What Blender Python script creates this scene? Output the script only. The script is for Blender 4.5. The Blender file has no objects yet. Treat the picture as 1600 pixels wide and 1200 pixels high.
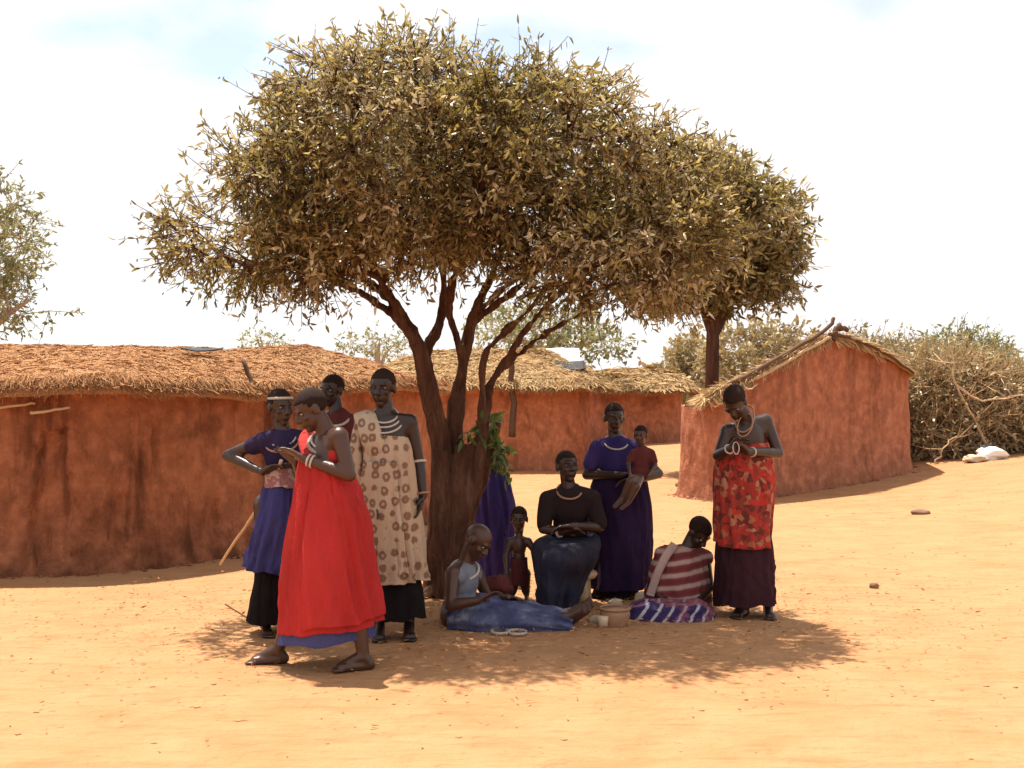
import bpy, bmesh, math, random
import numpy as np
from mathutils import Vector, Matrix

SC = bpy.context.scene
COL = SC.collection
rng = np.random.default_rng(7)
random.seed(7)

# ------------------------------------------------------------------ camera
F = 1931.0                      # focal length in photograph pixels (1600 wide)
CAM_H = 1.6
cam_d = bpy.data.cameras.new('camera')
cam = bpy.data.objects.new('camera', cam_d); COL.objects.link(cam)
cam.location = (0, 0, CAM_H); cam.rotation_euler = (math.radians(90), 0, 0)
cam_d.sensor_width = 36.0; cam_d.lens = 36.0 * F / 1600.0
cam_d.clip_end = 3000
SC.camera = cam

# ------------------------------------------------------------------ sky and sun
SUN_EL = math.radians(71)
SUN_AZ = math.atan2(-0.56, 0.83)            # high, behind the tree and to the left
sdir = Vector((math.sin(SUN_AZ) * math.cos(SUN_EL), math.cos(SUN_AZ) * math.cos(SUN_EL), math.sin(SUN_EL)))
world = bpy.data.worlds.new('World'); SC.world = world; world.use_nodes = True
wn = world.node_tree.nodes; wl = world.node_tree.links; wn.clear()
w_out = wn.new('ShaderNodeOutputWorld'); w_bg = wn.new('ShaderNodeBackground'); w_bg.inputs['Strength'].default_value = 0.11
w_sky = wn.new('ShaderNodeTexSky'); w_sky.sky_type = 'NISHITA'; w_sky.sun_disc = False
w_sky.sun_elevation = SUN_EL; w_sky.sun_rotation = SUN_AZ; w_sky.altitude = 900; w_sky.dust_density = 2.5; w_sky.air_density = 1.0
w_tc = wn.new('ShaderNodeTexCoord'); w_map = wn.new('ShaderNodeMapping'); w_map.inputs['Scale'].default_value = (1.0, 1.0, 2.2)
w_map.inputs['Location'].default_value = (0.35, 0.2, 2.0)
w_n = wn.new('ShaderNodeTexNoise'); w_n.inputs['Scale'].default_value = 3.6; w_n.inputs['Detail'].default_value = 6; w_n.inputs['Roughness'].default_value = 0.5
w_r = wn.new('ShaderNodeValToRGB'); w_r.color_ramp.elements[0].position = 0.34; w_r.color_ramp.elements[1].position = 0.44; w_r.color_ramp.elements[0].color = (0.36, 0.36, 0.36, 1)
w_mix = wn.new('ShaderNodeMix'); w_mix.data_type = 'RGBA'
w_mix.inputs['B'].default_value = (4.80, 4.75, 4.72, 1)          # thin bright cloud
wl.new(w_tc.outputs['Generated'], w_map.inputs['Vector']); wl.new(w_map.outputs['Vector'], w_n.inputs['Vector'])
wl.new(w_n.outputs['Fac'], w_r.inputs['Fac']); wl.new(w_r.outputs['Color'], w_mix.inputs['Factor'])
wl.new(w_sky.outputs['Color'], w_mix.inputs['A']); wl.new(w_mix.outputs['Result'], w_bg.inputs['Color'])
wl.new(w_bg.outputs['Background'], w_out.inputs['Surface'])

sun_d = bpy.data.lights.new('sun', 'SUN'); sun_d.energy = 5.0; sun_d.angle = math.radians(0.6); sun_d.color = (1.0, 0.93, 0.80)
sun = bpy.data.objects.new('sun', sun_d); COL.objects.link(sun)
sun.rotation_euler = (-sdir).to_track_quat('-Z', 'Y').to_euler()
sun.location = (-6, 14, 30)

vs = SC.view_settings
vs.view_transform = 'Standard'; vs.look = 'None'; vs.gamma = 1.0; vs.use_curve_mapping = False
vs.exposure = 1.08
SC.cycles.max_bounces = 8; SC.cycles.use_denoising = True

# ------------------------------------------------------------------ measuring helpers
def P(px, py, Y):
    """world point seen at photograph pixel (px, py) at distance Y"""
    return Vector(((px - 800.0) / F * Y, Y, CAM_H - (py - 600.0) / F * Y))

def _hash(ix, iy, iz):
    n = (ix * 374761393 + iy * 668265263 + iz * 2147483647) & 0xffffffff
    n = ((n ^ (n >> 13)) * 1274126177) & 0xffffffff
    return ((n ^ (n >> 16)) & 0xffff) / 65535.0
def vnoise(p):
    """value noise in 0..1 for an (n,3) array"""
    p = np.asarray(p, float); i = np.floor(p).astype(np.int64); f = p - i; f = f * f * (3 - 2 * f)
    r = 0
    for dx in (0, 1):
        for dy in (0, 1):
            for dz in (0, 1):
                w = (f[:, 0] if dx else 1 - f[:, 0]) * (f[:, 1] if dy else 1 - f[:, 1]) * (f[:, 2] if dz else 1 - f[:, 2])
                r = r + w * _hash(i[:, 0] + dx, i[:, 1] + dy, i[:, 2] + dz)
    return r
def fbm(p, oct=4):
    p = np.asarray(p, float); a = 0.5; s = 0; t = 0
    for k in range(oct):
        s = s + a * vnoise(p * 2 ** k + 17.3 * k); t += a; a *= 0.5
    return s / t
def sstep(a, b, x):
    t = np.clip((np.asarray(x, float) - a) / (b - a), 0, 1); return t * t * (3 - 2 * t)

def ground_h(X, Y):
    X = np.atleast_1d(np.asarray(X, float)); Y = np.atleast_1d(np.asarray(Y, float))
    q = np.stack([X * 0.35, Y * 0.35, X * 0 + 3.1], 1)
    q2 = np.stack([X * 1.7, Y * 1.7, X * 0 + 9.1], 1)
    base = 0.45 * sstep(3.0, 10.0, X) * sstep(8.5, 20.0, Y)
    near = 1 - sstep(30, 60, np.hypot(X, Y))
    return base + (fbm(q, 3) - 0.5) * 0.05 * near + (fbm(q2, 3) - 0.5) * 0.02 * near
def gz(x, y): return float(ground_h(x, y)[0])

# ------------------------------------------------------------------ object helpers
def mk_mesh(name, verts, faces, smooth=True, attrs=None):
    verts = np.asarray(verts, np.float32); me = bpy.data.meshes.new(name)
    if isinstance(faces, np.ndarray):
        nf, k = faces.shape
        me.vertices.add(len(verts)); me.vertices.foreach_set('co', verts.ravel())
        me.loops.add(nf * k); me.loops.foreach_set('vertex_index', faces.astype(np.int32).ravel())
        me.polygons.add(nf); me.polygons.foreach_set('loop_start', np.arange(0, nf * k, k, dtype=np.int32))
        me.polygons.foreach_set('loop_total', np.full(nf, k, np.int32))
        me.update(calc_edges=True)
    else:
        me.from_pydata([tuple(map(float, v)) for v in verts], [], faces); me.update()
    if smooth: me.polygons.foreach_set('use_smooth', np.ones(len(me.polygons), bool))
    for an, av in (attrs or {}).items():
        a = me.attributes.new(an, 'FLOAT', 'POINT'); a.data.foreach_set('value', np.asarray(av, np.float32))
    return me
def link(name, me, mat, parent=None):
    o = bpy.data.objects.new(name, me); COL.objects.link(o)
    if mat is not None: me.materials.clear(); me.materials.append(mat)
    if parent is not None:
        o.parent = parent
        base = parent.matrix_basis if parent.parent is None else parent.parent.matrix_basis @ parent.matrix_parent_inverse @ parent.matrix_basis
        o.matrix_parent_inverse = base.inverted()
    return o
def thing(name, label, cat, loc=(0, 0, 0), group=None):
    o = bpy.data.objects.new(name, None); COL.objects.link(o); o.location = loc; o.empty_display_size = 0.1
    o['label'] = label; o['category'] = cat
    if group: o['group'] = group
    return o
def tag(o, label, cat, group=None):
    o['label'] = label; o['category'] = cat
    if group: o['group'] = group
    return o

# ------------------------------------------------------------------ material helpers
class NT:
    def __init__(s, name):
        s.m = bpy.data.materials.new(name); s.m.use_nodes = True
        s.n = s.m.node_tree.nodes; s.l = s.m.node_tree.links
        s.b = s.n['Principled BSDF']; s.out = s.n['Material Output']
        s.tc = s.n.new('ShaderNodeTexCoord')
    def node(s, t, **kw):
        x = s.n.new(t)
        for k, v in kw.items(): setattr(x, k, v)
        return x
    def co(s, scale=(1, 1, 1), loc=(0, 0, 0), rot=(0, 0, 0)):
        m = s.n.new('ShaderNodeMapping'); m.inputs['Scale'].default_value = scale; m.inputs['Location'].default_value = loc; m.inputs['Rotation'].default_value = rot
        s.l.new(s.tc.outputs['Object'], m.inputs['Vector']); return m.outputs['Vector']
    def noise(s, scale, detail=5, rough=0.55, vec=None, dist=0.0):
        x = s.n.new('ShaderNodeTexNoise'); x.inputs['Scale'].default_value = scale; x.inputs['Detail'].default_value = detail
        x.inputs['Roughness'].default_value = rough; x.inputs['Distortion'].default_value = dist
        s.l.new(vec if vec is not None else s.tc.outputs['Object'], x.inputs['Vector']); return x.outputs['Fac']
    def voro(s, scale, vec=None, feature='F1', rnd=1.0):
        x = s.n.new('ShaderNodeTexVoronoi'); x.feature = feature; x.inputs['Scale'].default_value = scale; x.inputs['Randomness'].default_value = rnd
        s.l.new(vec if vec is not None else s.tc.outputs['Object'], x.inputs['Vector']); return x.outputs['Distance']
    def ramp(s, fac, stops, interp='LINEAR'):
        x = s.n.new('ShaderNodeValToRGB'); cr = x.color_ramp; cr.interpolation = interp
        while len(cr.elements) < len(stops): cr.elements.new(0.5)
        for e, (p, c) in zip(cr.elements, stops):
            e.position = p; e.color = (c, c, c, 1) if isinstance(c, (int, float)) else (*c, 1)
        s.l.new(fac, x.inputs['Fac']); return x.outputs['Color']
    def mix(s, fac, a, b, mode='MIX'):
        x = s.n.new('ShaderNodeMix'); x.data_type = 'RGBA'; x.blend_type = mode
        for v, k in ((fac, 'Factor'), (a, 'A'), (b, 'B')):
            if isinstance(v, bpy.types.NodeSocket): s.l.new(v, x.inputs[k])
            elif k == 'Factor': x.inputs[k].default_value = v
            else: x.inputs[k].default_value = (*v, 1) if len(v) == 3 else v
        return x.outputs['Result']
    def math(s, op, a, b=0.0):
        x = s.n.new('ShaderNodeMath'); x.operation = op
        for i, v in enumerate((a, b)):
            if isinstance(v, bpy.types.NodeSocket): s.l.new(v, x.inputs[i])
            else: x.inputs[i].default_value = v
        return x.outputs[0]
    def attr(s, name):
        x = s.n.new('ShaderNodeAttribute'); x.attribute_name = name; return x.outputs['Fac']
    def sep(s, vec=None):
        x = s.n.new('ShaderNodeSeparateXYZ'); s.l.new(vec if vec is not None else s.tc.outputs['Object'], x.inputs[0]); return x.outputs
    def color(s, c):
        if isinstance(c, bpy.types.NodeSocket): s.l.new(c, s.b.inputs['Base Color'])
        else: s.b.inputs['Base Color'].default_value = (*c, 1)
    def bump(s, h, strength=0.4, dist=0.02):
        x = s.n.new('ShaderNodeBump'); x.inputs['Strength'].default_value = strength; x.inputs['Distance'].default_value = dist
        s.l.new(h, x.inputs['Height']); s.l.new(x.outputs['Normal'], s.b.inputs['Normal'])
    def rough(s, r, spec=0.3):
        s.b.inputs['Roughness'].default_value = r; s.b.inputs['Specular IOR Level'].default_value = spec

def m_plain(name, c, rough=0.8, spec=0.3, var=0.25, scale=6.0, bump=0.0):
    t = NT(name); n = t.noise(scale, 5)
    t.color(t.mix(n, tuple(x * (1 - var) for x in c), tuple(min(1, x * (1 + var)) for x in c)))
    t.rough(rough, spec)
    if bump: t.bump(t.noise(scale * 6, 4), bump, 0.01)
    return t.m

# sand
t = NT('sand')
big = t.noise(0.35, 4); mid = t.noise(2.4, 6, 0.6); fine = t.noise(26, 6, 0.7); rip = t.noise(7.0, 5, 0.6, t.co((0.45, 1.6, 1), (0, 0, 0), (0, 0, 0.25)))
c = t.mix(t.ramp(mid, [(0.3, 0.0), (0.72, 1.0)]), (0.335, 0.160, 0.069), (0.390, 0.212, 0.106))
c = t.mix(t.ramp(big, [(0.35, 0.0), (0.7, 0.75)]), c, (0.380, 0.198, 0.095))
c = t.mix(t.ramp(rip, [(0.54, 0.0), (0.72, 0.45)]), c, (0.25, 0.100, 0.038))
scuff = t.noise(1.3, 6, 0.65, t.co((0.7, 1.5, 1), (5, 2, 0), (0, 0, -0.3)), 0.8)
c = t.mix(t.ramp(scuff, [(0.52, 0.0), (0.66, 0.40)]), c, (0.29, 0.125, 0.052))
c = t.mix(t.ramp(fine, [(0.60, 0.0), (0.78, 0.45)]), c, (0.25, 0.14, 0.065))
spk = t.voro(16, t.co((1, 1, 0.2)))
c = t.mix(t.ramp(spk, [(0.045, 0.55), (0.09, 0.0)]), c, (0.15, 0.075, 0.04))
t.color(c); t.rough(0.92, 0.15)
h = t.math('ADD', t.math('MULTIPLY', rip, 0.75), t.math('MULTIPLY', t.noise(18, 6, 0.65), 0.45))
h = t.math('ADD', h, t.math('MULTIPLY', t.noise(3.0, 4), 0.8))
dent = t.ramp(t.voro(2.6, t.co((1, 0.75, 0.1), (3, 1, 0), (0, 0, 0.4))), [(0.10, 0.0), (0.26, 1.0)])
h = t.math('ADD', h, t.math('MULTIPLY', dent, 0.35))
h = t.math('ADD', h, t.math('MULTIPLY', t.ramp(t.voro(6.5, t.co((1, 0.8, 0.1), (7, 2, 0))), [(0.08, 0.0), (0.25, 1.0)]), 0.2))
t.bump(h, 0.65, 0.07)
M_SAND = t.m

def m_mud(name, c1, c2, stain=0.5, off=(0, 0, 0)):
    t = NT(name)
    n1 = t.noise(1.1, 6, 0.6, t.co((1, 1, 1), off)); n2 = t.noise(7, 6, 0.65)
    streak = t.noise(3.2, 6, 0.6, t.co((1, 1, 0.10), off)); blot = t.noise(1.7, 5, 0.6, t.co((1, 1, 0.55), (off[0] + 4, off[1], off[2])), 0.7)
    c = t.mix(t.ramp(n1, [(0.3, 0.0), (0.7, 1.0)]), c1, c2)
    c = t.mix(t.ramp(n2, [(0.42, 0.0), (0.68, 0.75)]), c, tuple(x * 1.45 for x in c2))
    n3 = t.noise(4.5, 7, 0.7, t.co((1, 1, 0.45), (off[0] + 2, off[1] + 5, off[2])), 0.4)
    c = t.mix(t.ramp(n3, [(0.51, 0.0), (0.66, 0.55)]), c, tuple(x * 0.48 for x in c1))
    c = t.mix(t.math('MULTIPLY', t.ramp(streak, [(0.54, 0.0), (0.66, 1.0)]), stain), c, tuple(x * 0.32 for x in c1))
    c = t.mix(t.math('MULTIPLY', t.ramp(blot, [(0.56, 0.0), (0.68, 1.0)]), stain * 0.9), c, tuple(x * 0.35 for x in c1))
    z = t.sep()[2]
    low = t.math('MULTIPLY', t.ramp(z, [(0.0, 1.0), (0.55, 0.0)]), t.ramp(t.noise(2.6, 5), [(0.4, 0.0), (0.6, 1.0)]))
    c = t.mix(t.math('MULTIPLY', low, stain * 1.1), c, tuple(x * 0.42 for x in c1))
    t.color(c); t.rough(0.93, 0.12)
    h = t.math('ADD', t.math('MULTIPLY', t.noise(12, 7, 0.7), 0.8), t.math('ADD', t.math('MULTIPLY', streak, 0.7), t.math('MULTIPLY', n3, 1.2)))
    t.bump(h, 1.0, 0.06)
    return t.m
M_MUD1 = m_mud('mud_wall_dark', (0.285, 0.098, 0.049), (0.38, 0.148, 0.074), 0.85)
M_MUD2 = m_mud('mud_wall_red', (0.33, 0.118, 0.066), (0.42, 0.170, 0.096), 0.4, (9, 3, 1))
M_MUD3 = m_mud('mud_wall_orange', (0.40, 0.135, 0.070), (0.50, 0.205, 0.105), 0.4, (2, 7, 4))

def m_thatch(name, lo, hi, earth, amt):
    t = NT(name); tone = t.attr('tone')
    c = t.ramp(tone, [(0.0, lo), (1.0, hi)])
    patch = t.noise(0.9, 5, 0.6)
    c = t.mix(t.ramp(patch, [(0.5 - amt * 0.35, 0.0), (0.72 - amt * 0.35, 0.85)]), c, earth)
    t.color(c); t.rough(0.85, 0.2); t.bump(t.noise(30, 5), 0.5, 0.02)
    return t.m
M_THATCH1 = m_thatch('thatch_brown', (0.24, 0.120, 0.055), (0.48, 0.295, 0.14), (0.38, 0.185, 0.082), 0.7)
M_THATCH2 = m_thatch('thatch_straw', (0.25, 0.145, 0.065), (0.56, 0.39, 0.20), (0.40, 0.235, 0.105), 0.1)
M_STICK = m_plain('dark_stick', (0.10, 0.055, 0.035), 0.85, 0.2, 0.4, 20, 0.3)
M_PALESTICK = m_plain('pale_dry_wood', (0.50, 0.35, 0.21), 0.85, 0.2, 0.3, 20, 0.3)

t = NT('bark')
bn = t.noise(13, 7, 0.7, t.co((1, 1, 0.14)), 0.6); bn2 = t.noise(3, 4)
c = t.ramp(bn, [(0.30, (0.036, 0.017, 0.011)), (0.52, (0.15, 0.068, 0.042)), (0.75, (0.30, 0.165, 0.105))])
t.color(t.mix(t.ramp(bn2, [(0.4, 0.0), (0.7, 0.5)]), c, (0.11, 0.045, 0.030))); t.rough(0.9, 0.15); t.bump(t.math('ADD', bn, t.math('MULTIPLY', t.noise(40, 4, 0.6, t.co((1, 1, 0.5))), 0.4)), 1.0, 0.09)
M_BARK = t.m
M_TWIG = m_plain('grey_twig', (0.34, 0.265, 0.20), 0.9, 0.15, 0.35, 15)
M_DRYTWIG = m_plain('dry_brown_twig', (0.46, 0.32, 0.20), 0.9, 0.15, 0.45, 3)

def m_leaf(name, stops, trans=0.35, rough=0.42, spec=0.5):
    t = NT(name); tone = t.attr('tone')
    c = t.ramp(tone, stops)
    t.color(c); t.rough(rough, spec)
    tr = t.node('ShaderNodeBsdfTranslucent'); t.l.new(t.mix(0.35, c, (0.30, 0.24, 0.04)), tr.inputs['Color'])
    mx = t.node('ShaderNodeMixShader'); mx.inputs['Fac'].default_value = trans
    t.l.new(t.b.outputs[0], mx.inputs[1]); t.l.new(tr.outputs[0], mx.inputs[2]); t.l.new(mx.outputs[0], t.out.inputs['Surface'])
    return t.m
M_LEAF = m_leaf('olive_leaf', [(0.0, (0.085, 0.062, 0.022)), (0.28, (0.185, 0.140, 0.044)), (0.52, (0.285, 0.215, 0.080)), (0.72, (0.42, 0.315, 0.15)), (1.0, (0.66, 0.57, 0.41))], 0.48, 0.34, 0.6)  # cream end of the ramp paints sunlit glints as pale leaves
M_LEAFPALE = m_leaf('pale_green_leaf', [(0.0, (0.11, 0.13, 0.045)), (0.5, (0.20, 0.22, 0.085)), (1.0, (0.33, 0.34, 0.17))], 0.35)
M_LEAFDRY = m_leaf('dry_olive_leaf', [(0.0, (0.21, 0.155, 0.075)), (0.5, (0.34, 0.26, 0.13)), (1.0, (0.48, 0.38, 0.22))], 0.3)
M_LEAFGREEN = m_leaf('fresh_green_leaf', [(0.0, (0.035, 0.07, 0.018)), (1.0, (0.12, 0.20, 0.05))], 0.35)

# ------------------------------------------------------------------ ground
def warp(n, half, dense, k):
    u = np.linspace(-1, 1, n); return dense * u + (half - dense) * np.sign(u) * np.abs(u) ** k
gx = warp(301, 900, 16, 7); gy = np.concatenate([np.linspace(-60, 0, 10)[:-1], np.linspace(0, 30, 260)[:-1], 30 + 1400 * np.linspace(0, 1, 50) ** 3])
XX, YY = np.meshgrid(gx, gy); ZZ = ground_h(XX.ravel(), YY.ravel())
nx, ny = len(gx), len(gy); idx = np.arange(nx * ny).reshape(ny, nx)
gf = np.stack([idx[:-1, :-1], idx[:-1, 1:], idx[1:, 1:], idx[1:, :-1]], -1).reshape(-1, 4)
g = link('ground', mk_mesh('ground', np.stack([XX.ravel(), YY.ravel(), ZZ], 1), gf), M_SAND); g['kind'] = 'structure'

# ------------------------------------------------------------------ mesh builders
class MB:
    """collects polygons"""
    def __init__(s): s.v = []; s.f = []
    def add(s, v, f):
        o = len(s.v); s.v += [tuple(x) for x in v]; s.f += [tuple(i + o for i in q) for q in f]
    def tube(s, pts, rad, n=8, jitter=0.0):
        pts = [Vector(p) for p in pts]; V = []; Fc = []
        prev = None
        for i, p in enumerate(pts):
            d = (pts[min(i + 1, len(pts) - 1)] - pts[max(i - 1, 0)]).normalized()
            a = d.orthogonal().normalized() if prev is None else (prev - d * prev.dot(d)).normalized()
            prev = a; b = d.cross(a)
            for k in range(n):
                th = 2 * math.pi * k / n; r = rad[i] * (1 + jitter * (random.random() - 0.5))
                V.append(p + (a * math.cos(th) + b * math.sin(th)) * r)
        for i in range(len(pts) - 1):
            for k in range(n):
                k2 = (k + 1) % n; Fc.append((i * n + k, i * n + k2, (i + 1) * n + k2, (i + 1) * n + k))
        Fc.append(tuple(range(n - 1, -1, -1))); Fc.append(tuple((len(pts) - 1) * n + k for k in range(n)))
        s.add(V, Fc)
    def ball(s, c, r, rot=None, nu=14, nv=9):
        c = Vector(c); r = (r, r, r) if isinstance(r, (int, float)) else r
        V = []; Fc = []
        def w(p):
            p = Vector((p[0] * r[0], p[1] * r[1], p[2] * r[2])); return c + (rot @ p if rot is not None else p)
        V.append(w((0, 0, 1)))
        for j in range(1, nv):
            ph = math.pi * j / nv
            for k in range(nu):
                th = 2 * math.pi * k / nu; V.append(w((math.sin(ph) * math.cos(th), math.sin(ph) * math.sin(th), math.cos(ph))))
        V.append(w((0, 0, -1)))
        for k in range(nu): Fc.append((0, 1 + k, 1 + (k + 1) % nu))
        for j in range(nv - 2):
            for k in range(nu):
                a = 1 + j * nu; Fc.append((a + k, a + nu + k, a + nu + (k + 1) % nu, a + (k + 1) % nu))
        L = len(V) - 1; a = 1 + (nv - 2) * nu
        for k in range(nu): Fc.append((L, a + (k + 1) % nu, a + k))
        s.add(V, Fc)
    def cone(s, p0, r0, p1, r1, n=12):
        p0 = Vector(p0); p1 = Vector(p1)
        if (p1 - p0).length > 1e-5: s.tube([p0, p1], [r0, r1], n)
        s.ball(p0, r0, None, n, 7); s.ball(p1, r1, None, n, 7)
    def box(s, c, size, rot=None):
        c = Vector(c); V = []
        for x in (-1, 1):
            for y in (-1, 1):
                for z in (-1, 1):
                    p = Vector((x * size[0], y * size[1], z * size[2])) * 0.5; V.append(c + (rot @ p if rot is not None else p))
        s.add(V, [(0, 1, 3, 2), (4, 6, 7, 5), (0, 4, 5, 1), (2, 3, 7, 6), (0, 2, 6, 4), (1, 5, 7, 3)])
    def mesh(s, name, smooth=True): return mk_mesh(name, s.v, s.f, smooth)

def remeshed(name, mb, voxel, smooth_it=4, decimate=None, disp=None):
    """fuse overlapping closed shapes into one continuous surface"""
    tmp = bpy.data.objects.new('tmp', mb.mesh('tmp', False)); COL.objects.link(tmp)
    r = tmp.modifiers.new('r', 'REMESH'); r.mode = 'VOXEL'; r.voxel_size = voxel
    if smooth_it:
        sm = tmp.modifiers.new('s', 'SMOOTH'); sm.factor = 0.5; sm.iterations = smooth_it
    if decimate:
        d = tmp.modifiers.new('d', 'DECIMATE'); d.ratio = decimate
    dg = bpy.context.evaluated_depsgraph_get()
    me = bpy.data.meshes.new_from_object(tmp.evaluated_get(dg)); me.name = name
    old = tmp.data; bpy.data.objects.remove(tmp); bpy.data.meshes.remove(old)
    me.polygons.foreach_set('use_smooth', np.ones(len(me.polygons), bool))
    if disp is not None:
        n = len(me.vertices); co = np.empty(n * 3, np.float32); me.vertices.foreach_get('co', co); co = co.reshape(-1, 3)
        no = np.empty(n * 3, np.float32); me.vertices.foreach_get('normal', no); no = no.reshape(-1, 3)
        me.vertices.foreach_set('co', (co + no * disp(co)[:, None]).astype(np.float32).ravel()); me.update()
    return me

def catmull(pts, n, closed=False):
    pts = np.asarray(pts, float); m = len(pts); out = []
    segs = m if closed else m - 1
    for u in np.linspace(0, segs, n, endpoint=not closed):
        i = min(int(u), segs - 1); f = u - i
        g_ = (lambda k: pts[k % m]) if closed else (lambda k: pts[min(max(k, 0), m - 1)])
        a, b, c, d = g_(i - 1), g_(i), g_(i + 1), g_(i + 2)
        out.append(0.5 * (2 * b + (c - a) * f + (2 * a - 5 * b + 4 * c - d) * f * f + (3 * b - a - 3 * c + d) * f ** 3))
    return np.array(out)

def strands(pos, direc, normal, length, width, seed, lift=0.15, spread=0.5):
    """flat straw strands: pos (n,3), direc downslope (n,3), normal (n,3)"""
    r = np.random.default_rng(seed); n = len(pos)
    side = np.cross(direc, normal); side /= np.linalg.norm(side, axis=1)[:, None] + 1e-9
    a = r.normal(0, spread, n)[:, None]; d = direc * np.cos(a) + side * np.sin(a); s2 = np.cross(d, normal)
    L = (length * r.uniform(0.5, 1.4, n))[:, None]; W = (width * r.uniform(0.5, 1.5, n))[:, None]
    l0 = r.uniform(0.0, 0.03, n)[:, None]; l1 = (r.uniform(-0.05, 1.0, n) ** 2 * lift)[:, None] * L
    bend = r.normal(0, 0.10, n)[:, None] * L
    p0 = pos + normal * l0; pm = p0 + d * L * 0.5 + s2 * bend + normal * l1 * 0.3; p1 = p0 + d * L + normal * l1
    tw = s2 + normal * r.normal(0, 0.6, n)[:, None]
    V = np.stack([p0 - tw * W, p0 + tw * W, pm - tw * W * 0.8, pm + tw * W * 0.8, p1 - tw * W * 0.3, p1 + tw * W * 0.3], 1).reshape(-1, 3)
    b = np.arange(n)[:, None] * 6
    Fq = np.concatenate([b + np.array([[0, 1, 3, 2]]), b + np.array([[2, 3, 5, 4]])], 0)
    return V, Fq, np.repeat(r.uniform(0, 1, n), 6)

# ------------------------------------------------------------------ huts
def ring_offset(poly, d):
    nxt = np.roll(poly, -1, 0); prv = np.roll(poly, 1, 0); tg = nxt - prv; tg /= np.linalg.norm(tg, axis=1)[:, None] + 1e-9
    return poly + np.stack([tg[:, 1], -tg[:, 0]], 1) * d            # outward for a counter-clockwise ring

def wall_mesh(name, poly, ztop, seed, amp=0.03, rows=40, lean=0.11, recess=None):
    n = len(poly); nrm = ring_offset(poly, 1.0) - poly; ts = np.linspace(0, 1, rows); V = []
    zb = ground_h(poly[:, 0], poly[:, 1]) - 0.12
    for tt in ts:
        z = zb + (ztop - zb) * tt; q = poly + nrm * (lean * (1 - tt) ** 5)[..., None]
        p3 = np.concatenate([q, z[:, None]], 1)
        d = (fbm(p3 * 1.3 + seed, 3) - 0.5) * amp * 3.0 + (fbm(p3 * np.array([7, 7, 2.5]) + seed, 4) - 0.5) * amp * 2.0
        for cx, cy, w, z0, z1, dep in (recess or []):
            a_ = np.hypot(p3[:, 0] - cx, p3[:, 1] - cy) + (fbm(p3 * 5.0 + 3.3, 3) - 0.5) * w * 1.3
            zz_ = p3[:, 2] + (fbm(p3 * 4.0 + 8.1, 3) - 0.5) * 0.3; d = d - dep * (1 - sstep(w * 0.75, w, a_)) * sstep(z0, z0 + 0.07, zz_) * (1 - sstep(z1 - 0.07, z1, zz_))
        p3[:, :2] += nrm * d[:, None]; V.append(p3)
    V = np.concatenate(V); i = np.arange(rows * n).reshape(rows, n); j = np.roll(i, -1, 1)
    f = np.stack([i[:-1], j[:-1], j[1:], i[1:]], -1).reshape(-1, 4)
    return mk_mesh(name, V, f)

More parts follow.
